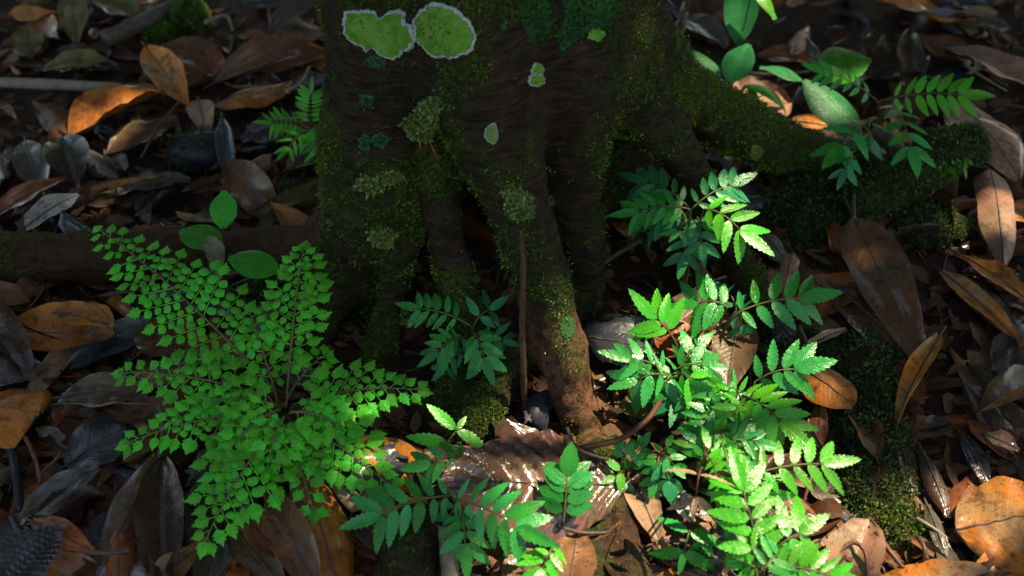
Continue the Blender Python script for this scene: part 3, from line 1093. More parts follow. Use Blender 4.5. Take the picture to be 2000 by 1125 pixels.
HL('dark boat shaped fallen leaf opened in a V', 'dark', (122, 268), (150, 362), 84, .04, .012, 0, fold=.7, curl=.2, shape='ell')
HL('slate and brown narrow leaf standing below the orange brown leaf', 'slate', (434, 232), (450, 368), 42, .03, .012, 0, curl=.9)
HL('bright tan leaf scrap near the moss stone', 'tan', (456, 344), (508, 342), 30, .018, .018, 0, curl=.5, stalk=0, torn=.4)
HL('grey sheeny fallen leaf above the surface root', 'grey', (230, 378), (372, 352), 60, .014, .018, -10, curl=.4)
HL('dark red fallen leaf above the surface root', 'rust', (-25, 432), (132, 348), 70, .016, .022, -10, curl=.5)
HL('whitish grey wet leaf behind the surface root', 'pale', (45, 448), (155, 380), 60, .012, .02, 0, curl=.4)
HL('olive brown leaf lying beside the grey stick', 'olive', (85, 135), (215, 118), 48, .012, .014, 0, curl=.5)
HL('bluish wet leaf beneath the olive brown leaf', 'slate', (90, 130), (230, 130), 44, .006, .008, 0, curl=.3)
HL('tall olive grey leaf standing at the back of the litter', 'olive', (150, 85), (140, -30), 60, .012, .05, 0, curl=.6)
HL('yellowish olive leaf folded at the back of the litter', 'olive', (60, 110), (40, 50), 60, .012, .05, 0, fold=.5, curl=.3)
HL('rust orange leaf at the very back of the litter', 'orange', (240, 10), (340, -10), 50, .012, .02, 0, curl=.4)
HL('long olive leaf beside the dark mossy branch', 'olive', (180, -10), (280, 40), 60, .02, .012, 0, curl=.4)
HL('brown leaf under the sun flecked orange leaf', 'brown', (210, 300), (350, 235), 70, .01, .012, 0, curl=.4)
HL('greyish brown leaf left of the boat shaped leaf', 'grey', (50, 275), (80, 380), 70, .016, .01, 0, curl=.5)
HL('dark bluish leaf beneath the little back fern', 'slate', (470, 270), (590, 260), 60, .01, .01, 0, curl=.4)
HL('brown leaf poking out below the little back fern', 'brown', (560, 330), (640, 300), 50, .012, .012, 0, curl=.4)
# --- left side, beside the big fern
HL('long orange leaf curled like a ladle', 'orange', (-30, 640), (222, 655), 96, .014, .03, 12, curl=.9, bend=-.03, fold=.1, shape='obov')
HL('orange leaf flap standing above the ladle shaped leaf', 'orange', (105, 612), (218, 640), 66, .03, .035, -10, curl=.6, shape='obov', stalk=0)
HL('ribbed reddish brown leaf beneath the upper fern frond', 'rust', (268, 640), (390, 690), 92, .016, .016, 0, rib=.0016, curl=.3, crinkle=.3)
HL('blunt orange brown leaf cut by the picture edge', 'orange', (-70, 800), (76, 806), 118, .02, .03, -6, curl=-.5, shape='blunt')
HL('grey leaf behind the blunt orange brown leaf', 'grey', (-30, 742), (95, 720), 60, .012, .012, 0, curl=.4)
HL('torn pale leaf with brown upper half below the fern', 'pale', (112, 790), (300, 790), 76, .022, .022, -16, fold=.2, curl=.6, torn=.5)
HL('brown leaf lying along the torn pale leaf', 'brown', (120, 775), (290, 762), 52, .026, .026, 15, curl=.6)
HL('big slate coloured flat leaf', 'slate', (128, 908), (298, 812), 112, .012, .016, 0, curl=.25)
HL('grey brown leaf with wavy edge pointing at the slate leaf', 'grey', (42, 1012), (196, 916), 62, .02, .024, -8, curl=.6, wave=.07)
HL('dark brown arched leaf leading up under the fern', 'brown', (205, 1095), (312, 885), 88, .022, .03, 14, curl=-.8)
HL('reddish brown rounded leaf roll at the bottom of the litter', 'rust', (232, 1160), (232, 1000), 74, .02, .026, 0, curl=-1.2, shape='blunt')
HL('glossy dark brown leaf folded into a trough', 'dark', (322, 1165), (318, 890), 96, .016, .028, 0, fold=.55, curl=.35, shape='ell')
HL('metallic grey ribbed leaf in the corner', 'slate', (-10, 1160), (120, 1028), 120, .03, .04, 0, crinkle=.2, ribs=14, nu=70, rib=.0030, curl=.4, shape='ell')
HL('small orange brown leaf above the ribbed leaf', 'rust', (62, 1018), (182, 1078), 46, .03, .02, 15, curl=.6)
HL('orange brown leaf tip pushing up beside the lowest fern tip', 'orange', (290, 1165), (406, 1058), 62, .016, .026, 0, curl=.7, shape='lance')
HL('dark brown leaf under the lowest fern tip', 'dark', (400, 1165), (440, 1040), 80, .016, .02, 0, curl=.6)
HL('wet red brown leaf with a silver shine', 'rust', (488, 1020), (560, 1100), 62, .035, .022, 0, fold=.35, curl=.3, shape='ovate')
HL('long brown leaf beside the wet red brown leaf', 'brown', (455, 1030), (560, 1160), 66, .022, .02, 10, curl=.6)
HL('big bright orange leaf with a drooping side', 'orange', (668, 1170), (585, 905), 124, .018, .036, 8, curl=-.7, bend=.04, shape='ell')
HL('dark brown leaf overlapping the bright orange leaf', 'brown', (620, 1165), (520, 930), 82, .028, .034, -10, curl=.7, shape='lance')
HL('rolled cream coloured leaf lit by the sun below the fern', 'tan', (622, 905), (706, 990), 44, .024, .02, 0, curl=-1.4, shape='blunt', stalk=0)
HL('dark slate leaf between fern and green spray', 'slate', (690, 1000), (790, 870), 92, .010, .014, 0, curl=.3)
HL('slate leaf in the shade right of the fern', 'slate', (660, 880), (770, 890), 60, .012, .012, 0, curl=.4)
HL('slate leaf beneath the lower green spray', 'slate', (690, 1060), (800, 1030), 60, .008, .010, 0, curl=.3)
HL('grey leaf lying under the low fern frond', 'slate', (400, 900), (470, 1000), 70, .010, .012, 0, curl=.3)
HL('violet grey leaf in the middle of the fern shade', 'grey', (560, 700), (600, 760), 60, .010, .010, 0, curl=.3)
HL('dull red leaf under the left fern frond', 'rust', (300, 790), (440, 740), 80, .010, .012, 0, curl=.3)
HL('rust leaf under the fern heart', 'rust', (360, 700), (500, 690), 70, .010, .012, 0, curl=.3)
HL('brown pointed leaf left of the low fern frond', 'brown', (345, 1040), (320, 900), 62, .012, .016, -12, curl=.5)
HL('dark leaf at the bottom between trough leaf and fern', 'dark', (372, 1120), (362, 960), 60, .012, .014, 0, curl=.5)
# --- bottom centre
HL('large wet ribbed brown leaf at the foot of the front root', 'ribbed', (1216, 948), (858, 942), 168, .030, .052, -16, rib=.0036, ribs=9, curl=-.30, bend=.02, shape='ell', nu=90, nv=14, stalk=.02, torn=.12, crinkle=.25)
HL('reddish rolled leaf between root and green spray', 'rust', (880, 872), (1010, 898), 36, .035, .022, 0, curl=-1.6, shape='blunt', stalk=0)
HL('reddish three cornered leaf propped on the dark roots', 'dark', (1075, 905), (988, 822), 52, .016, .045, 10, curl=.5, shape='ovate', stalk=.25)
HL('tan leaf with sun stripes beside the lower root', 'tan', (1228, 915), (1296, 1075), 62, .014, .018, 10, curl=.4, shape='lance')
HL('greyish brown leaf at the bottom beside the lower root', 'brown', (1110, 1165), (1128, 1035), 96, .014, .016, 0, curl=.3)
HL('dull brown leaf scrap under the centre spray', 'brown', (985, 1150), (1070, 1080), 74, .008, .010, 0, curl=.4)
HL('pale grey crumpled leaf scrap beside the dead frond', 'pale', (1305, 950), (1352, 1020), 48, .016, .018, 0, curl=.6, torn=.6, stalk=0)
HL('tan leaf scrap at the bottom beside the green sprays', 'tan', (1380, 1130), (1310, 1105), 44, .012, .014, 0, curl=.4, torn=.4)
HL('violet grey leaf under the sunlit sprays', 'grey', (1400, 1020), (1470, 1110), 66, .010, .012, 0, curl=.4)
HL('small brown leaf beside the rolled reddish leaf', 'rust', (820, 930), (850, 880), 36, .016, .02, 0, curl=.5)
HL('dark bluish leaf in the hollow behind the front root', 'slate', (1150, 660), (1290, 690), 78, .016, .016, 0, curl=-.5)
HL('dark leaf at the back of the root hollow', 'slate', (1030, 820), (1080, 760), 50, .016, .016, 0, curl=-.5)
HL('dark brown leaf in the hollow under the sprays', 'rust', (1270, 690), (1390, 660), 80, .012, .012, 0, curl=.3)
HL('olive leaf in the shade right of the front root', 'olive', (1210, 790), (1300, 810), 50, .010, .010, 0, curl=.4)
# --- right side
HL('brown leaf with dark veins propped among the green sprays', 'brown', (1441, 628), (1418, 775), 92, .045, .03, 0, curl=.3, shape='ovate')
HL('rounded red orange leaf beside the green sprays', 'orange', (1542, 706), (1668, 792), 84, .030, .034, 8, curl=-.5, shape='obov')
HL('rust strap of leaf below the red orange leaf', 'rust', (1604, 780), (1592, 905), 40, .016, .012, 0, curl=-.8, shape='lance')
HL('big brown dead leaf with two toned halves and dark midrib', 'brown', (1668, 425), (1806, 725), 116, .05, .018, 12, fold=.18, curl=-.35, shape='ovate', bend=.03, stalk=.18)
HL('dark grey brown leaf lying under the big two toned leaf', 'dark', (1630, 560), (1782, 708), 118, .018, .014, 0, curl=.25, shape='ell')
HL('orange brown curled leaf twisting down from the two toned leaf', 'orange', (1836, 655), (1748, 842), 56, .03, .016, 30, curl=1.0, shape='lance', twist=.8)
HL('rust leaf cup below the two toned leaf', 'rust', (1735, 705), (1800, 790), 70, .014, .02, 0, curl=.9)
HL('slate leaf beside the dark bare root', 'slate', (1505, 605), (1560, 685), 60, .018, .014, 0, curl=-.3, shape='obov')
HL('thin tan arched leaf strip beside the slate leaf', 'tan', (1562, 690), (1655, 645), 20, .014, .02, 0, curl=.8, bend=.1)
HL('violet brown leaf behind the dark bare root', 'grey', (1480, 445), (1540, 520), 44, .03, .02, 0, curl=-.6)
HL('pinkish brown leaf end beside the upper right spray', 'pink', (1530, 570), (1548, 495), 34, .018, .026, 0, curl=-.5, shape='blunt')
HL('dark red leaf behind the long green spray', 'rust', (1560, 620), (1680, 540), 84, .012, .012, 0, curl=.3)
HL('narrow orange leaf strip at the right of the litter', 'orange', (1838, 530), (2010, 690), 48, .02, .014, 14, curl=.8, shape='lance')
HL('torn orange leaf with a notched edge at the right', 'orange', (1876, 498), (2030, 610), 64, .025, .02, -8, curl=.5, torn=.5)
HL('grey wet leaf lying between the two orange strips', 'slate', (1845, 530), (2000, 680), 60, .008, .008, 0, curl=.3)
HL('upright tan brown leaf at the right edge', 'pink', (1960, 520), (1935, 330), 78, .016, .03, 0, curl=-.8, shape='blunt')
HL('grey leaf lying by the right edge', 'grey', (1940, 720), (2030, 640), 70, .010, .012, 0, curl=.3)
HL('large smooth orange leaf in the lower right corner', 'orange', (1868, 1036), (2090, 1000), 160, .022, .036, -4, curl=-.3, shape='ell', stalk=.02)
HL('ochre leaf under the large smooth orange leaf', 'orange', (1885, 1165), (2060, 1085), 80, .012, .014, 0, curl=.3)
HL('long orange leaf with upturned tip at the back right', 'orange', (1704, -5), (1905, 42), 74, .04, .03, -14, curl=.5, bend=-.03)
HL('wide pinkish brown leaf at the back right', 'pink', (1860, 190), (1990, 350), 130, .014, .018, 0, curl=-.4)
HL('brown leaf with pale midrib behind the pinkish one', 'pink', (1845, 95), (2040, 190), 84, .02, .016, -6, curl=.4, fold=.15)
HL('brown leaf standing behind the top right spray', 'brown', (1790, 70), (1900, 130), 70, .012, .014, 0, curl=.4)
HL('dark leaf under the top right spray', 'dark', (1690, 150), (1810, 110), 90, .010, .012, 0, curl=.3)
HL('pink tan sunlit leaf behind the shiny seedling', 'pink', (1420, 215), (1545, 205), 120, .012, .014, 0, curl=.4)
HL('thin orange leaf edge glowing in the sun', 'orange', (1540, 236), (1632, 250), 26, .02, .02, 20, curl=.6)
HL('dark chocolate leaf below the glowing orange leaf', 'dark', (1515, 275), (1650, 280), 60, .014, .012, 0, curl=-.3)
HL('brown leaf lying right behind the mossy log', 'pink', (1700, 270), (1760, 330), 70, .010, .012, 0, curl=.4)
HL('rust leaf at the top behind the seedling', 'rust', (1480, 110), (1590, 120), 46, .010, .012, 0, curl=.4)
HL('grey brown leaf behind the shiny seedling top', 'grey', (1330, 30), (1420, 90), 60, .012, .014, 0, curl=.4)
HL('brown vertical leaf strip below the two toned leaf', 'dark', (1800, 880), (1852, 1010), 46, .012, .012, 0, curl=-.8)
HL('dark narrow leaf left of the vertical strip', 'dark', (1755, 850), (1780, 960), 40, .010, .010, 0, curl=.6)
HL('small tan leaf on the bare soil', 'pink', (1925, 850), (1990, 880), 36, .012, .012, 0, curl=.6)
HL('bluish leaf scrap on the bare soil', 'slate', (1880, 850), (1930, 950), 42, .008, .008, 0, curl=.4)
HL('grey shiny leaf scrap at the bottom beside the soil', 'grey', (1835, 1060), (1870, 1150), 44, .010, .012, 0, curl=.5)
HL('grey leaf strip below the vertical strip', 'grey', (1810, 985), (1850, 1100), 34, .012, .012, 0, curl=-.6)

# --- filler leaves: individuals sharing a few meshes, told apart by what they lie beside
MARKS = [('the grey barkless stick', 110, 165), ('the dark mossy branch', 290, 45), ('the bright green moss knob', 375, 50), ('the sun flecked orange leaf', 235, 215), ('the dark boat shaped leaf', 135, 320),
         ('the low mossy stone', 385, 295), ('the little fine fern', 570, 250), ('the arched brown leaf by the trunk', 530, 110), ('the dark red leaf above the surface root', 50, 390), ('the grey sheeny leaf', 300, 365),
         ('the far side of the surface root', 150, 440), ('the near side of the surface root', 120, 580), ('the glossy oval leaves', 470, 430), ('the ladle shaped orange leaf', 100, 650), ('the blunt orange brown leaf', 30, 800),
         ('the torn pale leaf', 200, 785), ('the big slate leaf', 215, 860), ('the wavy grey brown leaf', 120, 965), ('the metallic ribbed leaf', 60, 1090), ('the reddish leaf roll', 232, 1070), ('the dark trough leaf', 320, 1020),
         ('the lowest fern tip', 400, 1060), ('the upper fern frond', 300, 570), ('the heart of the lacy fern', 545, 800), ('the fern frond beside the roots', 720, 770), ('the bright orange drooping leaf', 630, 1040), ('the wet red brown leaf', 520, 1060),
         ('the two spreading sprays', 800, 1000), ('the pale wood stub', 875, 1080), ('the large wet ribbed leaf', 1020, 950), ('the foot of the front root', 1150, 870), ('the lower root', 1220, 1060), ('the hollow under the trunk', 1000, 620),
         ('the dark bluish stone', 1200, 660), ('the withered tan frond', 1360, 960), ('the five leaflet seedling', 1320, 1070), ('the brightest sunlit seedling', 1480, 1040), ('the brown veined leaf', 1430, 690), ('the red orange leaf', 1610, 750),
         ('the dark bare root', 1450, 520), ('the moss bank under the buttress root', 1600, 420), ('the two toned brown leaf', 1740, 570), ('the twisting orange brown leaf', 1790, 760), ('the mossy log', 1790, 340), ('the light green seedling', 1760, 200),
         ('the shiny broad leaved seedling', 1440, 120), ('the glowing orange leaf edge', 1590, 245), ('the long orange back leaf', 1800, 25), ('the wide pinkish brown leaf', 1930, 270), ('the torn orange leaf', 1950, 555), ('the upright tan brown leaf', 1945, 420),
         ('the narrow orange strip', 1925, 620), ('the ragged moss cushion', 1705, 950), ('the pale sunlit moss', 1735, 1030), ('the dark vertical leaf strip', 1825, 940), ('the large smooth orange leaf', 1950, 1020), ('the bare soil scraps', 1920, 880)]


def beside(u, v):
    return min(MARKS, key=lambda m: (m[1] - u) ** 2 + (1.3 * (m[2] - v)) ** 2)[0]


SHORT = {'brown': 'dull brown', 'dark': 'nearly black', 'grey': 'weathered grey', 'slate': 'bluish wet', 'rust': 'reddish brown', 'orange': 'plain orange', 'olive': 'dull olive', 'pink': 'pinkish brown'}
KINDS = [('brown', 'dull brown fallen leaf lying flat in the leaf litter', 'dull brown leaves of the litter'),
         ('dark', 'nearly black wet fallen leaf half buried in the litter', 'nearly black leaves of the litter'),
         ('grey', 'grey weathered fallen leaf in the leaf litter', 'grey weathered leaves of the litter'),
         ('slate', 'bluish dark wet fallen leaf low in the litter', 'bluish wet leaves of the litter'),
         ('rust', 'plain reddish brown fallen leaf low in the litter', 'reddish brown leaves of the litter'),
         ('orange', 'plain small orange fallen leaf low in the litter', 'small orange leaves of the litter'),
         ('olive', 'dull olive fallen leaf in the leaf litter', 'olive leaves of the litter'),
         ('pink', 'plain pinkish brown fallen leaf in the litter', 'pinkish brown leaves of the litter')]
VAR = {}
for mk, _, _ in KINDS:
    VAR[mk] = []
    for q in range(8):
        rs = random.Random(q * 91 + len(mk))
        V, Fc, UV, mid = leaf_mesh('fallen_leaf', 1.0, rs.uniform(.32, .46), None, rs.choice(['ell', 'obov', 'lance', 'ovate']), rs.choice([-1.7, -1.1, -.6, .5, .9, 1.5]), rs.uniform(-.1, .35), rs.uniform(-.05, .08), rs.uniform(.04, .12), rs.uniform(-1, 1), 0, 12, 8, seed=q + 3, torn=rs.choice([0, .3, .6]))
        VAR[mk].append(mesh_from('fallen_leaf', V, Fc, M[mk], UV))
cnt = 0
tries = 0
rs = random.Random(11)
while cnt < 290 and tries < 4000:
    tries += 1
    u, v = rs.uniform(-60, 2060), rs.uniform(-40, 1170)
    if 640 < u < 1260 and v < 560:
        continue
    if 690 < u < 1340 and 470 < v < 880 and rs.random() < .93:
        continue
    if 1620 < u < 1900 and v > 440 and rs.random() < .65:
        continue
    p = PZ((u, v), 0)
    if u > 1600 and v > 500:
        wts = [3, 4, 2, 2, 2, 1, 0, 1]
    elif u < 650 and v < 480:
        wts = [4, 3, 4, 3, 2, 2, 3, 2]
    elif u < 650:
        wts = [4, 5, 4, 5, 2, 1, 0, 1]
    else:
        wts = [4, 4, 2, 3, 2, 1, 1, 2]
    ki = rs.choices(range(8), wts)[0]
    mk, lab, grp = KINDS[ki]
    L = rs.choice([rs.uniform(.035, .07), rs.uniform(.07, .12), rs.uniform(.09, .14)])
    rz = rs.uniform(0, 2 * math.pi)
    rot = Matrix.Rotation(rz, 4, 'Z') @ Matrix.Rotation(math.radians(rs.gauss(0, 14)), 4, 'X') @ Matrix.Rotation(math.radians(rs.gauss(0, 10)), 4, 'Y')
    c = rot @ Vector((L * .5, 0, 0))
    z = max(0, ground_z(p.x, p.y)) + rs.uniform(.004, .014)
    mw = Matrix.Translation((p.x - c.x, p.y - c.y, z - c.z)) @ rot @ Matrix.Scale(L, 4)
    size = 'small' if L < .065 else ('large' if L > .11 else 'middling')
    link('fallen_leaf', rs.choice(VAR[mk]), None, mw, '%s %s litter leaf lying next to %s' % (size, SHORT[mk], beside(u, v)), 'dead leaf', grp)
    cnt += 1

# --- the rest of the leaf litter, one mass: under-layer in the picture and all around it
def litter_mat():
    m = dead_leaf_mat('dead_leaf_litter', (.06, .03, .018), (.10, .05, .025), (.03, .015, .01), (.25, .6), .6, .25)
    t = m.node_tree
    at = t.nodes.new('ShaderNodeAttribute')
    at.attribute_name = 'tint'
    rp = t.nodes.new('ShaderNodeValToRGB')
    for i, (p, c) in enumerate([(0, (.25, .2, .18)), (.3, (.75, .45, .3)), (.55, (.65, .6, .6)), (.78, (1.2, .75, .5)), (1, (1.9, .95, .42))]):
        if i > 1:
            rp.color_ramp.elements.new(p)
        e = rp.color_ramp.elements[i]
        e.position = p
        e.color = (*c, 1)
    mx = t.nodes.new('ShaderNodeMix')
    mx.data_type = 'RGBA'
    mx.blend_type = 'MULTIPLY'
    mx.inputs[0].default_value = 1
    bs = t.nodes['Principled BSDF']
    src = bs.inputs['Base Color'].links[0].from_socket
    t.links.new(at.outputs['Fac'], rp.inputs[0])
    t.links.new(src, mx.inputs[6])
    t.links.new(rp.outputs[0], mx.inputs[7])
    t.links.new(mx.outputs[2], bs.inputs['Base Color'])
    return m


PROTO = []
for q in range(14):
    r_ = random.Random(q + 500)
    V, Fc, UV, mid = leaf_mesh('l', 1.0, r_.uniform(.3, .46), None, r_.choice(['ell', 'obov', 'lance', 'ovate']), r_.uniform(-.9, .9), r_.uniform(-.1, .3), r_.uniform(-.03, .05), .07, r_.uniform(-.6, .6), 0, 8, 4, seed=q + 60, torn=r_.choice([0, .4, .7]))
    PROTO.append((np.array(V), np.array(Fc), np.array(UV)))
lv, lf, luv, lt = [], [], [], []
off = 0
spots = []
for k in range(1500):
    u, v = rs.uniform(-90, 2090), rs.uniform(-70, 1190)
    if 680 < u < 1340 and v < 880 and rs.random() < .93:
        continue
    if 1620 < u < 1900 and v > 440 and rs.random() < .6:
        continue
    p = PZ((u, v), 0)
    spots.append((p.x, p.y, rs.uniform(.030, .085) if rs.random() < .8 else rs.uniform(.015, .035), rs.uniform(.000, .009)))
for k in range(2600):
    r = .9 + 3.2 * rs.random() ** .8
    a = rs.uniform(0, 2 * math.pi)
    x, y = r * math.cos(a), 1.1 + r * math.sin(a) * .9
    if PZ((1000, 1190), 0).y < y < PZ((1000, -70), 0).y and abs(x) < .6:
        continue
    spots.append((x, y, rs.uniform(.06, .12), rs.uniform(.002, .02)))
for x, y, L, h in spots:
    V, Fc, UV = PROTO[rs.randrange(14)]
    R = (Matrix.Rotation(rs.uniform(0, 6.28), 3, 'Z') @ Matrix.Rotation(rs.gauss(0, .2), 3, 'X') @ Matrix.Rotation(rs.gauss(0, .18), 3, 'Y'))
    W = (V - np.array([.5, 0, 0])) * L @ np.array(R).T + np.array([x, y, max(ground_z(x, y), -.002) + h])
    lv.append(W)
    lf.append(Fc + off)
    luv.append(UV)
    lt.append(np.full(len(V), rs.random()))
    off += len(V)
link('leaf_litter', mesh_from('leaf_litter', np.concatenate(lv), np.concatenate(lf), litter_mat(), np.concatenate(luv), tint=np.concatenate(lt)), kind='stuff', label='brown leaf litter covering the forest floor all around', cat='litter')

# --- fine debris between the leaves
dv, df = [], []
for k in range(5200):
    u, v = rs.uniform(-80, 2080), rs.uniform(-60, 1190)
    p = PZ((u, v), 0)
    x, y = p.x, p.y
    z = ground_z(x, y) + rs.uniform(.001, .006)
    a = rs.uniform(0, 6.28)
    L = rs.uniform(.004, .018)
    w = L * rs.uniform(.12, .6) if rs.random() < .6 else .0012
    ca, sa = math.cos(a), math.sin(a)
    tl, tw = rs.gauss(0, .35), rs.gauss(0, .5)
    b = len(dv)
    for (q, s) in ((-1, 0), (-.3, 1), (.5, .7), (1, 0), (.4, -.8), (-.4, -1)):
        lx, ly = q * L, s * w
        dv.append((x + lx * ca - ly * sa, y + lx * sa + ly * ca, z + lx * tl + ly * tw + .001 * rs.random()))
    df.append((b, b + 1, b + 2, b + 3, b + 4, b + 5))
link('soil_crumbs', mesh_from('soil_crumbs', dv, df, M['debris'], smooth=False), kind='stuff', label='crumbs of leaf and bark scattered over the soil', cat='debris')


# ------------------------------------------------------------------ sticks and twigs
def stick(label, pts, r0, r1, mat='twig', name='twig', jit=.12, cat='twig', seg=8, n=5):
    P = smooth_path(pts, n)
    v, f = tube(P, list(np.linspace(r0, r1, len(P))), seg, jit)
    return link(name, mesh_from(name, v, f, M[mat]), None, None, label, cat)


stick('grey barkless stick lying at the left of the litter', [PZ((-60, 160), .02), PZ((80, 164), .02), PZ((235, 172), .016)], .0075, .0075, 'palewood', 'fallen_stick', .1, 'stick')
stick('dark mossy branch lying at the back of the litter', [PZ((205, 78), .02), PZ((270, 48), .022), PZ((350, 8), .02), PZ((420, -25), .02)], .013, .011, 'twig', 'fallen_branch', .1, 'branch')
stick('thin dark twig crossing the sun flecked orange leaf', [PZ((275, 310), .012), PZ((310, 245), .04), PZ((352, 196), .05)], .0018, .0012)
stick('pale bent twig leaning on the trunk beside the back fern', [PZ((560, 180), .05), PZ((590, 160), .05), PZ((605, 130), .06)], .003, .002, 'palewood')
stick('pale bent twig at the back beside the green seedling', [PZ((400, 45), .03), PZ((440, 30), .04), PZ((455, 60), .02)], .003, .002, 'palewood')
stick('dark forked twig on the reddish brown leaf roll', [PZ((175, 1078), .05), PZ((215, 1080), .055), PZ((252, 1074), .055)], .0022, .0018)
stick('dark thin stem standing in the left corner', [PZ((22, 1010), .02), PZ((38, 1060), .03), PZ((35, 1140), .02)], .0026, .002)
stick('teal grey stem beside the blunt orange brown leaf', [PZ((20, 860), .014), PZ((32, 930), .02), PZ((40, 1000), .014)], .005, .004, 'stone')
stick('curved brown stem below the blunt orange brown leaf', [PZ((50, 855), .03), PZ((70, 900), .04), PZ((78, 945), .02)], .0022, .0016, 'debris')
stick('reddish vine looping over the foot of the front root', [PZ((1090, 892), .025), PZ((1150, 872), .055), PZ((1210, 858), .06), PZ((1262, 822), .06), PZ((1288, 785), .05)], .0030, .0026, 'redstalk', 'vine', .12, 'vine')
stick('thin brown twig crossing the looping vine', [PZ((1108, 838), .05), PZ((1130, 878), .055), PZ((1188, 898), .05)], .0018, .0014)
stick('dark stick lying across the two toned leaf', [PZ((1662, 548), .03), PZ((1690, 544), .034), PZ((1720, 526), .034)], .0034, .0026)
stick('dark stalk rising behind the two toned leaf', [PZ((1668, 430), .05), PZ((1667, 390), .05), PZ((1670, 360), .03)], .0024, .002)
stick('thin brown stalk below the long green spray', [PZ((1560, 635), .03), PZ((1576, 672), .02), PZ((1588, 700), .012)], .0024, .002)
stick('thin reddish twig hanging from the rust strap', [PZ((1606, 880), .02), PZ((1585, 930), .02), PZ((1568, 985), .006)], .0024, .0014, 'redstalk')
stick('orange brown rootlet forking on the bare soil', [PZ((1630, 1085), .006), PZ((1665, 1060), .012), PZ((1690, 1080), .012), PZ((1695, 1135), .004)], .0022, .0018, 'redstalk', 'rootlet')
stick('orange brown rootlet standing by the pale moss', [PZ((1795, 1050), .02), PZ((1806, 1075), .022), PZ((1802, 1110), .006)], .0022, .0018, 'redstalk', 'rootlet')
stick('red brown twig below the pale moss', [PZ((1712, 1040), .012), PZ((1740, 1080), .012), PZ((1765, 1110), .006)], .0026, .002, 'redstalk')
stick('pale dead root lying in the dark hollow', [PZ((1175, 515), .04), PZ((1215, 490), .05), PZ((1250, 470), .05)], .0032, .0028)
stick('thin brown twig behind the shiny seedling', [PZ((1325, 110), .02), PZ((1335, 60), .05), PZ((1342, 25), .08)], .0026, .002, 'palewood')
stick('dark wire thin twig behind the buttress root', [PZ((1270, 50), .03), PZ((1295, 80), .03), PZ((1315, 130), .03)], .002, .002)
stick('brown twig lying behind the seedling stalks', [PZ((1390, 130), .03), PZ((1490, 145), .03), PZ((1580, 140), .02)], .0026, .0022)
stick('pale post like stub standing below the green spray', [PZ((872, 1035), .035), PZ((876, 1080), .03), PZ((882, 1150), .02)], .0075, .008, 'palewood', 'wood_stub', .06, 'stub')
stick('thin stem carrying two small leaves at the bottom', [PZ((1362, 1072), .03), PZ((1395, 1088), .035), PZ((1440, 1108), .03)], .0014, .0012, 'stalk')
stick('dark twig sticking out beside the left fern frond', [PZ((310, 895), .03), PZ((318, 840), .04), PZ((312, 790), .03)], .002, .0014)
for k in range(26):
    u, v = rs.uniform(0, 2000), rs.uniform(0, 1125)
    if 620 < u < 1320 and v < 820:
        continue
    a = rs.uniform(0, 3.14)
    d = rs.uniform(25, 70)
    p0, p2 = PZ((u - d * math.cos(a), v - d * .6 * math.sin(a)), rs.uniform(.01, .03)), PZ((u + d * math.cos(a), v + d * .6 * math.sin(a)), rs.uniform(.006, .02))
    pm = (p0 + p2) / 2 + Vector((rs.gauss(0, .006), rs.gauss(0, .006), .004))
    P = bez(p0, pm, p2, 5)
    v_, f_ = tube(P, list(np.linspace(.0019, .0011, len(P))), 6, .15)
    link('twig', mesh_from('twig', v_, f_, M[rs.choice(['twig', 'debris', 'twig', 'palewood'])]), None, None, 'short thin twig lying loose next to %s' % beside(u, v), 'twig', 'short loose twigs in the litter')


# ------------------------------------------------------------------ mossy log, stones and moss cushions
def lumpy_tube(pts, rad, seg, amp, fs):
    v, f = tube(pts, rad, seg)
    out = []
    for i, q in enumerate(v):
        c = pts[min(i // seg, len(pts) - 1)]
        d = (q - c)
        out.append(c + d * (1 + amp * fbm(q.x * fs, q.y * fs, q.z * fs, 3)))
    return out, f


log_pts = smooth_path([PZ((1640, 415), .02), PZ((1700, 385), .028), PZ((1770, 345), .034), PZ((1840, 305), .036), PZ((1905, 272), .036)], 7)
v, f = lumpy_tube(log_pts, list(np.linspace(.024, .030, len(log_pts) - 3)) + [.029, .024, .017], 20, .30, 26)
me = mesh_from('mossy_log', v, f, M['bark'])
for nm, val in (('moss', .55), ('bare', 0.)):
    a = me.attributes.new(nm, 'FLOAT', 'POINT')
    a.data.foreach_set('value', np.full(len(me.vertices), val, np.float32))
log = link('mossy_log', me, None, None, 'short broken mossy log lying beyond the buttress root', 'log')
moss_over('moss', v, f, 170000, .0045, M['mossdark'], log, mask=lambda p, n: n[2] > -.1 and noise.noise((p[0] * 40, p[1] * 40, p[2] * 40)) > -.25)
sp = smooth_path([PZ((1712, 262), .045), PZ((1735, 275), .055), PZ((1752, 300), .045), PZ((1745, 325), .02)], 6)
v, f = lumpy_tube(sp, [.011] * len(sp), 12, .2, 50)
st = link('curved_stub', mesh_from('curved_stub', v, f, M['twig']), log, label='short curved root stub rising from the log')
moss_over('moss', [PZ((1855 + 34 * math.cos(a), 315 + 30 * math.sin(a)), .05) for a in np.linspace(0, 6.28, 9)[:-1]], [tuple(range(8))], 60000, .010, M['mossbright'], log, label='bright leafy moss tuft on the end of the log', width=.0022)


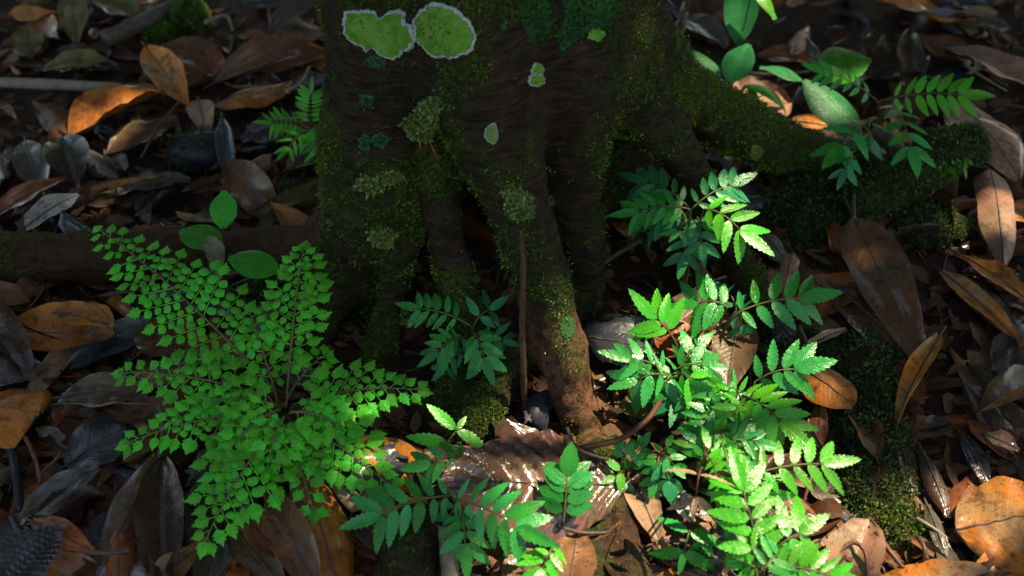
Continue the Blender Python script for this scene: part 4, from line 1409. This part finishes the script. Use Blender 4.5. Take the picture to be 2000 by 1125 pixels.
def lump(name, px, z, rx, ry, rz, mat, label, cat, seed, amp=.3, kind=None):
    c = PZ(px, z)
    V, Fc = [], []
    n, m = 18, 10
    for j in range(m + 1):
        ph = math.pi * j / m
        for i in range(n):
            a = 2 * math.pi * i / n
            d = Vector((math.sin(ph) * math.cos(a), math.sin(ph) * math.sin(a), math.cos(ph)))
            s = 1 + amp * fbm(d.x * 1.6 + seed, d.y * 1.6, d.z * 1.6, 3)
            V.append(c + Vector((d.x * rx * s, d.y * ry * s, d.z * rz * s)))
    for j in range(m):
        for i in range(n):
            a, b = j * n + i, j * n + (i + 1) % n
            Fc.append((a, a + n, b + n, b))
    o = link(name, mesh_from(name, V, Fc, mat), None, None, label, cat)
    return o, V, Fc


o, v, f = lump('stone', (385, 295), .006, .046, .030, .022, M['stone'], 'low mossy stone in the litter near the little back fern', 'stone', 3)
moss_over('moss', v, f, 45000, .004, M['mossdark'], o, mask=lambda p, n: n[2] > .1 and noise.noise((p[0] * 50, p[1] * 50, 3)) > -.1)
o, v, f = lump('stone', (1205, 660), .0, .050, .030, .022, M['stone'], 'dark bluish wet stone in the hollow behind the front root', 'stone', 8, .2)
o, v, f = lump('stone', (1050, 812), .004, .016, .02, .020, M['stone'], 'small bluish stone beside the front root', 'stone', 5, .2)
CUSH = [('moss_cushion', (1690, 735), .000, .042, .05, .028, 'mossdark', 'dark moss cushion below the two toned leaf', 1),
        ('moss_cushion', (1700, 850), .000, .036, .05, .022, 'mossdark', 'dark moss cushion beside the rust strap', 2),
        ('moss_cushion', (1705, 950), .000, .034, .04, .018, 'mossdark', 'ragged moss cushion on the bare soil', 4),
        ('moss_cushion', (1735, 1025), -.004, .040, .03, .016, 'moss', 'pale sunlit moss on the bare soil', 6),
        ('moss_cushion', (370, 40), .004, .026, .026, .030, 'mossbright', 'bright green moss knob at the back left', 7),
        ('moss_cushion', (312, 66), .002, .022, .02, .016, 'mossbright', 'smaller bright moss knob beside the mossy branch', 9),
        ('moss_cushion', (575, 385), .002, .020, .02, .014, 'mossdark', 'little moss pad by the trunk foot', 10),
        ('moss_cushion', (1560, 700), .0, .04, .04, .016, 'mossdark', 'low moss pad under the red orange leaf', 12),
        ('moss_cushion', (1600, 420), .0, .075, .06, .026, 'mossdark', 'wide dark moss bank under the buttress root', 13),
        ('moss_cushion', (1800, 440), .0, .05, .04, .014, 'mossdark', 'thin dark moss patch below the mossy log', 15),
        ('moss_cushion', (560, 590), .0, .06, .04, .016, 'mossdark', 'dark moss bank under the surface root', 16)]
for nm, px, z, rx, ry, rz, mk, lab, sd in CUSH:
    o, v, f = lump(nm, px, z, rx, ry, rz, M['soil'], lab, 'moss', sd, .35)
    moss_over('shoots', v, f, 190000, .0052, M[mk], o, mask=lambda p, n: n[2] > -.1 and noise.noise((p[0] * 60, p[1] * 60, p[2] * 60)) > -.35)


# ------------------------------------------------------------------ pinnate seedlings
def leaflet_mesh(seed, mat, wr=.36, teeth=8, fold=.22, droop=.12, tooth=.16):
    rs = random.Random(seed)
    nu, V, UV, Fc = teeth * 2, [], [], []
    asym = rs.uniform(-.06, .06)
    for i in range(nu + 1):
        u = i / nu
        h = wr * .5 * max(.02, math.sin(math.pi * u ** .70) ** .78)
        if u > .97:
            h *= .4
        for j, s in enumerate((-1, -.55, 0, .55, 1)):
            hh = h
            xs = u
            if abs(s) == 1 and .1 < u < .96:
                if i % 2 == 0:
                    hh *= 1 + tooth * (.7 + rs.random() * .6)
                    xs += .018
                else:
                    hh *= 1 - tooth * .45
            y = hh * s * (1 + asym * (1 if s > 0 else -1))
            z = fold * hh * abs(s) - .10 * hh * (abs(s) ** 2) - droop * u * u + .006 * math.sin(u * 26 + s * 3)
            V.append((xs, y, z))
            UV.append((u, s * .5 + .5))
    for i in range(nu):
        for j in range(4):
            a = i * 5 + j
            Fc.append((a, a + 5, a + 6, a + 1))
    return mesh_from('leaflet', V, Fc, mat, UV)


LEAFLETS = {}
for mk in ('leaf', 'bright', 'deep', 'brown', 'tan'):
    LEAFLETS[mk] = [leaflet_mesh(k * 17 + 3, M[mk], random.uniform(.29, .38), random.choice([7, 8, 9]), random.uniform(.1, .35), random.uniform(.05, .22)) for k in range(7)]
FINE = {}
for mk in ('leaf', 'bright', 'deep'):
    FINE[mk] = [leaflet_mesh(k * 13 + 3, M[mk], random.uniform(.42, .55), 4, .15, .1, .06) for k in range(4)]


def frame(o, x, n):
    x = x.normalized()
    y = n.cross(x).normalized()
    n = x.cross(y)
    return Matrix(((x.x, y.x, n.x, o.x), (x.y, y.y, n.y, o.y), (x.z, y.z, n.z, o.z), (0, 0, 0, 1)))


def spray(plant, gp, base, tip, zb, zt, pairs, lpx, mk='leaf', first=.16, arch=.012, tilt=.55, grow=.45, ang=(72, 44), term=1.15, lib=None, skip=(), stalk='stalk', droop=.12, wide=1.0, rnd=random):
    """a compound leaf: petiole and rachis are one tube, leaflets are its children"""
    B, T = PZ(base, zb), PZ(tip, zt)
    X = (T - B)
    Ltot = X.length
    Lf = pxlen(lpx, (B + T) / 2) * 1.22
    Lt = min(Lf * term, Ltot * .5)
    N0 = Vector((rnd.gauss(0, .12), -tilt + rnd.gauss(0, .08), 1)).normalized()
    mid = (B + T) / 2 + Vector((0, 0, arch))
    R = B + X * (1 - Lt / Ltot)
    pts = bez(B, (B + R) / 2 + Vector((0, 0, arch)), R, 10)
    path = bez(gp, Vector((gp.x * .6 + B.x * .4, gp.y * .6 + B.y * .4, B.z * .75)), B, 5)[:-1] + pts
    v, f = tube(path, list(np.linspace(.0013, .0005, len(path))), 6)
    fr = link('frond', mesh_from('frond', v, f, M[stalk]), plant)
    lib = (lib or LEAFLETS)[mk]

    def place(pos, d, L, n):
        mw = frame(pos, d, n) @ Matrix.Diagonal((L, L * rnd.uniform(.88, 1.12) * wide, L, 1))
        link('leaflet', rnd.choice(lib), fr, mw)

    for i in range(pairs):
        t = first + (.965 - first) * (i / max(1, pairs - 1) if pairs > 1 else 1)
        q = t * 10
        k = min(9, int(q))
        pos = pts[k].lerp(pts[k + 1], q - k)
        tg = (pts[k + 1] - pts[k]).normalized()
        n = (N0 - tg * N0.dot(tg)).normalized()
        s = n.cross(tg)
        for sg in (-1, 1):
            if (i, sg) in skip:
                continue
            A = math.radians(ang[0] + (ang[1] - ang[0]) * t + rnd.gauss(0, 4))
            d = tg * math.cos(A) + s * sg * math.sin(A) - n * (droop * rnd.uniform(.2, 1.6)) + Vector((0, 0, .03))
            L = Lf * (1 - grow + grow * math.sin(min(1, t * 1.1) * math.pi * .5)) * rnd.uniform(.9, 1.08)
            nn = (n + s * sg * rnd.gauss(0, .14) + tg * rnd.gauss(0, .1)).normalized()
            place(pos + d * .0012, d, L, nn)
    tg = (pts[-1] - pts[-2]).normalized()
    d = (T - R).normalized() * .8 + tg * .2
    n = (N0 - d * N0.dot(d)).normalized()
    place(R, d, (T - R).length * 1.03, n)
    return fr


def plant(label, sprays, group=None, cat='seedling', name='pinnate_seedling', gpx=None, seed=1, **common):
    bs = [PZ(s[0], s[2]) for s in sprays]
    if gpx:
        g = PZ(gpx, 0)
    else:
        g = sum(bs, Vector()) / len(bs)
    g = Vector((g.x, g.y, -.004))
    root = empty(name, g, label, cat, group)
    rnd = random.Random(seed)
    for s in sprays:
        kw = dict(common)
        kw.update(s[6] if len(s) > 6 else {})
        spray(root, g, *s[:6], rnd=rnd, **kw)
    return root


D_ = dict
plant('dark green pinnate seedling growing in front of the dark bare root', [
    ((1345, 405), (1207, 327), .132, .152, 5, 46, D_(mk='deep')),
    ((1347, 409), (1188, 417), .142, .132, 6, 42, D_(mk='leaf')),
    ((1350, 409), (1480, 332), .142, .162, 5, 46, D_(mk='deep')),
    ((1376, 408), (1516, 492), .147, .132, 4, 60, D_(mk='bright', first=.1)),
    ((1338, 428), (1220, 448), .112, .092, 4, 42, D_(mk='deep')),
    ((1362, 425), (1378, 525), .122, .082, 4, 42, D_(mk='deep')),
    ((1345, 432), (1306, 470), .122, .112, 2, 30, D_(mk='leaf')),
    ((1350, 440), (1325, 545), .102, .072, 4, 38, D_(mk='deep')),
], seed=3)
plant('green pinnate seedling spreading left and right behind the brown veined leaf', [
    ((1442, 610), (1648, 565), .075, .085, 5, 62, D_(mk='leaf', first=.05, ang=(80, 44))),
    ((1420, 600), (1306, 588), .08, .08, 4, 66, D_(mk='leaf', ang=(88, 60))),
    ((1438, 606), (1400, 540), .07, .08, 2, 40, D_(mk='deep')),
    ((1440, 612), (1455, 660), .07, .05, 2, 40, D_(mk='deep')),
], gpx=(1380, 720), seed=4)
plant('lime green sprig standing on a long bare stalk beside the hollow', [
    ((1334, 704), (1236, 560), .045, .105, 3, 56, D_(mk='bright', first=.56, grow=.1, ang=(66, 56), arch=.02, droop=.05)),
    ((1298, 728), (1170, 679), .05, .075, 4, 50, D_(mk='leaf', first=.1)),
    ((1302, 735), (1188, 752), .05, .055, 3, 58, D_(mk='leaf')),
    ((1310, 735), (1275, 800), .05, .03, 3, 50, D_(mk='leaf')),
    ((1320, 722), (1425, 712), .055, .06, 3, 52, D_(mk='leaf')),
    ((1330, 715), (1395, 640), .05, .07, 3, 42, D_(mk='leaf')),
    ((1325, 730), (1395, 780), .05, .05, 3, 54, D_(mk='bright')),
], gpx=(1345, 790), seed=5)
plant('sunlit seedling with long toothed sprays beside the red orange leaf', [
    ((1474, 746), (1634, 697), .055, .085, 4, 60, D_(mk='leaf', first=.12)),
    ((1450, 772), (1592, 872), .07, .075, 6, 62, D_(mk='bright', first=.05)),
    ((1445, 775), (1400, 745), .07, .08, 2, 46, D_(mk='bright')),
    ((1450, 790), (1400, 860), .07, .05, 4, 52, D_(mk='bright')),
    ((1440, 770), (1350, 770), .06, .06, 3, 56, D_(mk='leaf')),
    ((1455, 785), (1475, 880), .06, .05, 4, 54, D_(mk='leaf')),
], gpx=(1455, 850), seed=6)
plant('brightest sunlit seedling with wet upright spray at the bottom', [
    ((1490, 1128), (1430, 868), .05, .115, 6, 66, D_(mk='bright', first=.12, ang=(78, 55), grow=.2)),
    ((1450, 934), (1684, 893), .085, .085, 6, 58, D_(mk='bright', first=.08, ang=(80, 46))),
    ((1500, 1088), (1622, 997), .06, .085, 3, 76, D_(mk='bright', first=.25, ang=(85, 55))),
    ((1500, 1108), (1700, 1138), .06, .06, 6, 54, D_(mk='bright')),
    ((1484, 1118), (1418, 1100), .055, .06, 3, 46, D_(mk='bright')),
    ((1490, 1115), (1560, 1050), .07, .06, 4, 60, D_(mk='leaf')),
    ((1470, 1010), (1380, 1000), .06, .05, 4, 50, D_(mk='leaf')),
    ((1460, 960), (1420, 900), .07, .08, 3, 52, D_(mk='leaf')),
    ((1455, 950), (1540, 990), .07, .07, 3, 60, D_(mk='bright')),
    ((1480, 1100), (1440, 1030), .06, .08, 3, 58, D_(mk='bright')),
    ((1500, 1120), (1600, 1180), .05, .04, 4, 54, D_(mk='leaf')),
], gpx=(1488, 1165), seed=7)
plant('seedling with reddish stalk and dark leaflets left of the sunlit one', [
    ((1372, 905), (1394, 798), .05, .075, 4, 58, D_(mk='leaf', stalk='redstalk', ang=(80, 60))),
    ((1365, 900), (1340, 830), .05, .07, 3, 40, D_(mk='bright', stalk='redstalk')),
    ((1370, 900), (1420, 850), .06, .07, 3, 46, D_(mk='bright')),
], gpx=(1370, 950), seed=8)
plant('low leafy seedling filling the gap between the sunlit sprays', [
    ((1400, 800), (1340, 860), .05, .045, 4, 44, D_(mk='leaf')),
    ((1405, 800), (1440, 850), .06, .06, 4, 46, D_(mk='bright')),
    ((1400, 805), (1470, 760), .06, .07, 4, 44, D_(mk='leaf')),
    ((1410, 840), (1400, 940), .06, .05, 4, 48, D_(mk='bright')),
    ((1415, 850), (1480, 920), .06, .06, 4, 50, D_(mk='leaf')),
    ((1405, 830), (1330, 890), .05, .05, 4, 40, D_(mk='leaf')),
    ((1420, 860), (1530, 870), .06, .07, 5, 46, D_(mk='leaf')),
    ((1410, 870), (1440, 1000), .07, .06, 5, 50, D_(mk='bright')),
], gpx=(1410, 880), seed=31)
plant('low leafy seedling crowded around the lime green sprig', [
    ((1330, 730), (1250, 770), .04, .045, 4, 46, D_(mk='leaf')),
    ((1335, 725), (1400, 700), .045, .055, 4, 44, D_(mk='bright')),
    ((1340, 735), (1380, 820), .045, .04, 4, 48, D_(mk='leaf')),
    ((1330, 735), (1310, 830), .04, .03, 4, 46, D_(mk='deep')),
    ((1340, 720), (1365, 650), .04, .06, 3, 40, D_(mk='leaf')),
], gpx=(1340, 760), seed=32)
plant('drooping five leaflet seedling in front of the lower root', [
    ((1347, 1036), (1326, 1122), .05, .03, 2, 60, D_(mk='leaf', first=.25, ang=(115, 60), grow=.05, term=1.0)),
    ((1350, 1040), (1382, 1075), .045, .045, 1, 30, D_(mk='leaf')),
], gpx=(1352, 1075), seed=9)
plant('slim upright seedling growing through the large ribbed leaf', [
    ((1100, 1026), (1116, 864), .03, .085, 5, 48, D_(mk='leaf', first=.22, ang=(80, 55), grow=.1, lib=FINE)),
], gpx=(1092, 1052), seed=10)
plant('small round leaved seedling with red stems beside the root foot', [
    ((1225, 920), (1205, 848), .03, .06, 3, 26, D_(mk='leaf', lib=FINE, stalk='redstalk')),
    ((1228, 920), (1268, 842), .03, .06, 4, 26, D_(mk='leaf', lib=FINE, stalk='redstalk')),
    ((1225, 925), (1178, 938), .03, .04, 3, 34, D_(mk='bright', lib=FINE, stalk='redstalk')),
    ((1232, 922), (1255, 885), .03, .05, 3, 24, D_(mk='leaf', lib=FINE, stalk='redstalk')),
    ((1230, 925), (1215, 960), .03, .03, 2, 28, D_(mk='deep', lib=FINE, stalk='redstalk')),
], gpx=(1235, 945), seed=11)
plant('small fine leaved seedling behind the dead brown frond', [
    ((1288, 890), (1270, 975), .05, .03, 4, 28, D_(mk='leaf', lib=FINE, stalk='redstalk', ang=(85, 50))),
    ((1288, 888), (1330, 870), .05, .06, 3, 26, D_(mk='leaf', lib=FINE, stalk='redstalk')),
    ((1290, 892), (1318, 985), .05, .03, 3, 38, D_(mk='deep', lib=FINE, stalk='redstalk')),
    ((1290, 890), (1340, 930), .05, .05, 3, 30, D_(mk='leaf', lib=FINE, stalk='redstalk')),
], gpx=(1298, 960), seed=12)
plant('withered tan frond hanging with four limp leaflets', [
    ((1365, 926), (1352, 1016), .105, .075, 2, 60, D_(mk='tan', first=.05, ang=(100, 45), grow=.05, stalk='redstalk', wide=.7)),
    ((1376, 890), (1418, 955), .11, .085, 1, 36, D_(mk='brown', stalk='redstalk', wide=.8)),
], gpx=(1372, 950), cat='dead frond', name='withered_frond', seed=13)
plant('green seedling with two spreading sprays beside the large ribbed leaf', [
    ((880, 968), (662, 1029), .055, .06, 6, 60, D_(mk='leaf', first=.06, ang=(82, 52))),
    ((885, 974), (1088, 1064), .055, .07, 6, 66, D_(mk='leaf', first=.08, ang=(80, 48))),
    ((905, 1000), (912, 1130), .055, .035, 4, 52, D_(mk='leaf')),
    ((925, 896), (780, 912), .045, .05, 4, 44, D_(mk='leaf')),
    ((872, 866), (912, 812), .055, .062, 2, 62, D_(mk='bright', first=.05, ang=(118, 82), grow=0, term=1.0, tilt=.6, arch=0, droop=.02)),
    ((900, 905), (935, 898), .04, .04, 2, 34, D_(mk='leaf')),
    ((900, 985), (860, 1030), .05, .04, 3, 44, D_(mk='deep')),
], gpx=(895, 1010), seed=14)
plant('bright seedling tip at the bottom under the ribbed leaf', [
    ((1086, 1060), (1036, 1160), .045, .05, 5, 48, D_(mk='bright', first=.05)),
], gpx=(1095, 1085), seed=15)
plant('small dark seedling growing between the stilt roots', [
    ((922, 638), (772, 588), .07, .085, 5, 36, D_(mk='leaf', first=.3, ang=(80, 55))),
    ((923, 640), (990, 572), .07, .10, 2, 44, D_(mk='deep', first=.4, ang=(75, 80))),
    ((926, 650), (966, 752), .075, .05, 5, 44, D_(mk='leaf')),
    ((900, 660), (812, 714), .065, .05, 5, 38, D_(mk='leaf')),
    ((905, 690), (838, 742), .055, .035, 3, 34, D_(mk='deep')),
    ((945, 664), (1018, 670), .065, .065, 3, 38, D_(mk='deep')),
    ((915, 655), (880, 700), .06, .05, 3, 32, D_(mk='deep')),
], gpx=(920, 715), seed=16)
plant('light green seedling beyond the mossy log', [
    ((1716, 198), (1943, 180), .090, .133, 7, 44, D_(mk='bright', first=.2, ang=(84, 52))),
    ((1746, 205), (1797, 333), .100, .098, 5, 50, D_(mk='leaf', first=.02)),
    ((1704, 190), (1568, 122), .100, .148, 6, 34, D_(mk='leaf', first=.1)),
    ((1690, 240), (1608, 322), .100, .098, 3, 54, D_(mk='leaf')),
    ((1665, 300), (1638, 364), .090, .078, 3, 34, D_(mk='deep')),
    ((1698, 240), (1690, 300), .100, .088, 2, 44, D_(mk='deep')),
], gpx=(1715, 265), seed=17)
plant('little fine fern behind the left edge of the trunk', [
    ((606, 250), (609, 148), .04, .10, 8, 26, D_(mk='bright', ang=(86, 65), grow=.0, wide=.75)),
    ((600, 252), (494, 234), .04, .07, 7, 28, D_(mk='bright', ang=(84, 60), wide=.75)),
    ((618, 245), (630, 325), .045, .03, 7, 34, D_(mk='bright', ang=(80, 55), wide=.7)),
    ((600, 258), (538, 310), .04, .035, 4, 28, D_(mk='bright', wide=.75)),
    ((610, 250), (585, 300), .04, .035, 4, 24, D_(mk='leaf', wide=.75)),
], gpx=(612, 275), cat='fern', name='fine_fern', seed=18)


# ------------------------------------------------------------------ the big lacy fern
def lobed_leaflet(o, x, n, s, V, Fc, UV, pointed=False):
    """squarish wedge with a toothed outer margin"""
    x = x.normalized()
    y = n.cross(x).normalized()
    if pointed:
        prof = [(0, .0), (.12, .16), (.30, .42), (.38, .30), (.55, .48), (.60, .30), (.78, .30), (.82, .17), (1.15, 0)]
        ring = prof + [(a, -b) for a, b in prof[-2:0:-1]]
    else:
        half_ = [(0, .06), (.10, .30), (.28, .41), (.58, .44), (.66, .36), (.90, .40), (.86, .22), (1.0, .16), (.93, .05)]
        ring = half_ + [(p_, -q_) for p_, q_ in half_[::-1]]
    b = len(V)
    V.append(o + x * s * .5 + n * s * .05)
    UV.append((.5, .5))
    for (p, q) in ring:
        pj, qj = p * random.uniform(.96, 1.05), q * random.uniform(.94, 1.07)
        V.append(o + x * s * pj + y * s * qj + n * s * (-.10 * abs(q) - .08 * p * p))
        UV.append((min(1, p), q * .8 + .5))
    m = len(ring)
    for i in range(m):
        Fc.append((b, b + 1 + i, b + 1 + (i + 1) % m))


def pinna_mesh(n, seed):
    random.seed(seed * 31 + n)
    V, Fc, UV = [], [], []
    up = Vector((0, 0, 1))
    p = .0108
    L = p * (n + .6)
    pts = [Vector((t * L, 0, -.06 * L * t * t)) for t in (0, .33, .66, 1)]
    tv, tf = tube(pts, [.0006, .0005, .0004, .0004], 5)
    V += tv
    Fc += tf
    UV += [(.5, .5)] * len(tv)
    for i in range(n):
        for sg in (-1, 1):
            t = (i + .75 + (.12 if sg > 0 else -.08)) * p
            pos = Vector((t, sg * .0012, -.06 * t * t / L))
            A = math.radians(random.uniform(70, 84))
            d = Vector((math.cos(A), sg * math.sin(A), random.uniform(-.2, .12)))
            nn = (up + Vector((random.gauss(0, .14), random.gauss(0, .14), 0))).normalized()
            s = .0106 * (.86 + .22 * i / max(1, n)) * random.uniform(.9, 1.1)
            lobed_leaflet(pos, d, (nn - d * nn.dot(d) / d.length_squared).normalized(), s, V, Fc, UV)
    d = Vector((1, random.uniform(-.08, .08), -.12))
    lobed_leaflet(pts[-1], d, Vector((.1, 0, 1)).normalized(), .0165 if n > 0 else .0150, V, Fc, UV, True)
    return mesh_from('pinna', V, Fc, M['fern'], UV, smooth=False), L + .0165


PIN = {n: [pinna_mesh(n, s) for s in range(4)] for n in range(0, 7)}
random.seed(99)
FG = PZ((548, 800), .05)
FG = Vector((FG.x, FG.y, -.004))
fern = empty('lacy_fern', FG, 'large lacy light green fern with fronds radiating over the leaf litter', 'fern')


def lacy_frond(base, tip, zb, zt, half, npin, first=.22, arch=.025, prof='tri', tilt=.35, side=(1, 1)):
    B, T = PZ(base, zb), PZ(tip, zt)
    pts = bez(B, (B + T) / 2 + Vector((0, 0, arch)), T, 14)
    path = bez(FG, Vector((FG.x * .7 + B.x * .3, FG.y * .7 + B.y * .3, B.z * .7)), B, 5)[:-1] + pts
    v, f = tube(path, list(np.linspace(.0017, .0005, len(path))), 6)
    fr = link('frond', mesh_from('frond', v, f, M['stalk']), fern)
    N0 = Vector((random.gauss(0, .1), -tilt, 1)).normalized()
    H = pxlen(half, (B + T) / 2) * 1.25
    for i in range(npin):
        for k, sg in enumerate((-1, 1)):
            t = first + (.97 - first) * ((i + .45 * k) / (npin - .2))
            t = min(.975, t)
            q = t * 14
            j = min(13, int(q))
            pos = pts[j].lerp(pts[j + 1], q - j)
            tg = (pts[j + 1] - pts[j]).normalized()
            n = (N0 - tg * N0.dot(tg)).normalized()
            s = n.cross(tg)
            uu = (t - first) / (1 - first)
            if prof == 'tri':
                w = (1 - .78 * uu ** 1.3) * (.80 + .35 * min(1, uu * 4))
            else:
                w = math.sin(math.pi * (.18 + .80 * uu)) ** .8
            L = max(.013, H * w * side[k] * random.uniform(.88, 1.08))
            nn = max(0, min(6, int(round((L - .0165) / .0108 - .3))))
            me, ml = random.choice(PIN[nn])
            A = math.radians(68 - 26 * uu + random.gauss(0, 4))
            d = tg * math.cos(A) + s * sg * math.sin(A) + n * random.uniform(-.14, .06)
            n2 = (n + Vector((random.gauss(0, .12), random.gauss(0, .12), 0))).normalized()
            sc = max(.8, min(1.25, L / ml))
            mw = frame(pos, d, n2) @ Matrix.Scale(sc, 4)
            link('pinna', me, fr, mw)
    me, ml = random.choice(PIN[0])
    tg = (pts[-1] - pts[-2]).normalized()
    link('pinna', me, fr, frame(T - tg * .012, tg, (N0 - tg * N0.dot(tg)).normalized()))


lacy_frond((535, 760), (190, 446), .06, .10, 98, 12, .16, .03)
lacy_frond((560, 780), (594, 480), .055, .12, 64, 11, .20, .02, 'lan')
lacy_frond((575, 790), (826, 762), .06, .07, 64, 9, .12, .02)
lacy_frond((525, 775), (232, 728), .06, .07, 66, 10, .12, .02)
lacy_frond((530, 805), (242, 868), .06, .06, 62, 10, .12, .02)
lacy_frond((545, 830), (396, 1068), .065, .045, 92, 10, .08, .025)
lacy_frond((575, 825), (766, 954), .065, .06, 84, 10, .06, .02)
lacy_frond((570, 860), (614, 1005), .06, .04, 40, 5, .2, .015)
lacy_frond((540, 775), (486, 606), .055, .085, 56, 7, .12, .02)
lacy_frond((545, 800), (430, 905), .075, .06, 60, 7, .1, .02)
lacy_frond((570, 805), (690, 850), .08, .07, 56, 7, .1, .02)
lacy_frond((560, 780), (640, 690), .055, .07, 40, 5, .25, .015)
lacy_frond((535, 790), (385, 790), .075, .065, 52, 7, .1, .015)
lacy_frond((555, 815), (520, 920), .08, .06, 60, 6, .08, .015)


# ------------------------------------------------------------------ broad leaved seedlings
def simple_leaf(parent, base, tip, wpx, zb, zt, mk, shape='ell', curl=-.3, bend=.04, fold=.12, roll=0., name='leaf', label=None, stalk_to=None, mat=None, dip=0.):
    B, T = PZ(base, zb), PZ(tip, zt)
    X = T - B
    L = X.length
    X.normalize()
    Yh = Vector((0, 0, 1)).cross(X)
    if Yh.length < .15:
        Yh = Vector((1, 0, 0))
    Yh.normalize()
    fac = math.sqrt(Yh.x ** 2 + (Yh.y * .68) ** 2)
    W = wpx * depth((B + T) / 2) / FPX / max(fac, .6)
    Y2 = Matrix.Rotation(math.radians(roll), 4, X) @ Yh
    N2 = X.cross(Y2).normalized()
    V, Fc, UV, mid = leaf_mesh(name, L, W, None, shape, curl, fold, bend, .02, 0, 0, 18, 8, seed=int(base[0]), dip=dip, crinkle=.15)
    mw = Matrix(((X.x, Y2.x, N2.x, B.x), (X.y, Y2.y, N2.y, B.y), (X.z, Y2.z, N2.z, B.z), (0, 0, 0, 1)))
    o = link(name, mesh_from(name, V, Fc, mat or M[mk], UV), parent, mw, label)
    if stalk_to is not None:
        pts = bez(stalk_to, Vector((stalk_to.x * .4 + B.x * .6, stalk_to.y * .4 + B.y * .6, max(B.z, stalk_to.z) * .7)), B, 6)
        pts[-1] = mw @ Vector(mid[0])
        v, f = tube(pts + [mw @ Vector(mid[1])], .0011, 6)
        link('stalk', mesh_from('stalk', v, f, M['stalk']), parent)
    return o


g = PZ((1425, 215), 0)
g = Vector((g.x, g.y, -.004))
sd = empty('broadleaf_seedling', g, 'shiny dark green broad leaved seedling behind the buttress root', 'seedling')
simple_leaf(sd, (1442, 86), (1450, -60), 68, .10, .17, 'broad', 'ell', .35, .02, .1, stalk_to=g, label='tall shiny leaf speckled with wet spots')
simple_leaf(sd, (1424, 162), (1462, 86), 58, .08, .11, 'broad', 'ell', -.3, .05, stalk_to=g)
simple_leaf(sd, (1400, 165), (1345, 95), 52, .07, .10, 'broad', 'ovate', -.4, .05, stalk_to=g)
simple_leaf(sd, (1470, -30), (1514, 38), 30, .17, .14, 'bright', 'lance', -.4, .05, stalk_to=PZ((1450, 60), .12))
simple_leaf(sd, (1566, 156), (1484, 132), 30, .06, .075, 'broad', 'lance', -.4, .06, stalk_to=g)
simple_leaf(sd, (1455, 168), (1535, 250), 34, .085, .02, 'oval', 'lance', -.6, .22, stalk_to=g)
simple_leaf(sd, (1462, 165), (1478, 220), 22, .08, .05, 'oval', 'lance', -.6, .1, stalk_to=g)
simple_leaf(sd, (1482, 212), (1518, 266), 44, .04, .03, 'oval', 'ovate', -.3, .05, stalk_to=g)
simple_leaf(sd, (1520, 220), (1534, 258), 24, .04, .03, 'bright', 'ovate', -.3, .05, stalk_to=g)
g2 = PZ((1690, 300), 0)
g2 = Vector((g2.x, g2.y, -.004))
sd2 = empty('broadleaf_seedling', g2, 'seedling with one large ribbed leaf and one round leaf beside the light green seedling', 'seedling')
simple_leaf(sd2, (1680, 268), (1570, 156), 84, .045, .085, 'broad', 'ell', -.4, .03, .1, stalk_to=g2, label='large dark ribbed leaf')
simple_leaf(sd2, (1602, 132), (1702, 118), 92, .06, .07, 'oval', 'ovate', -.3, .03, .1, stalk_to=g2, label='round glossy green leaf')
g3 = PZ((432, 560), 0)
g3 = Vector((g3.x, g3.y, -.004))
sd3 = empty('oval_leaf_seedling', g3, 'seedling with glossy oval leaves rising over the surface root', 'seedling')
simple_leaf(sd3, (436, 446), (438, 372), 54, .09, .11, 'oval', 'ell', -.2, .02, stalk_to=g3)
simple_leaf(sd3, (432, 478), (352, 450), 56, .075, .08, 'oval', 'ell', -.3, .04, stalk_to=g3)
simple_leaf(sd3, (546, 530), (446, 504), 56, .055, .065, 'oval', 'ell', -.35, .05, stalk_to=g3)
g4 = PZ((430, 610), 0)
g4 = Vector((g4.x, g4.y, -.004))
sd4 = empty('withered_seedling', g4, 'single pale greyish tan leaf standing upright on a thin stalk', 'seedling')
simple_leaf(sd4, (428, 545), (420, 458), 40, .05, .115, 'tan', 'obov', .2, .02, .1, stalk_to=g4, mat=dead_leaf_mat('pale_mauve_leaf', (.16, .15, .12), (.20, .18, .145), (.12, .11, .085), (.5, .7), .6))
g5 = PZ((1395, 1110), 0)
sd5 = empty('tiny_seedling', Vector((g5.x, g5.y, -.003)), 'tiny seedling of two single leaves beside the five leaflet seedling', 'seedling')
simple_leaf(sd5, (1390, 1082), (1366, 1046), 22, .035, .05, 'leaf', 'ell', -.3, .03, stalk_to=Vector((g5.x, g5.y, -.003)))
simple_leaf(sd5, (1420, 1100), (1450, 1072), 26, .035, .05, 'bright', 'ell', -.3, .03, stalk_to=Vector((g5.x, g5.y, -.003)))
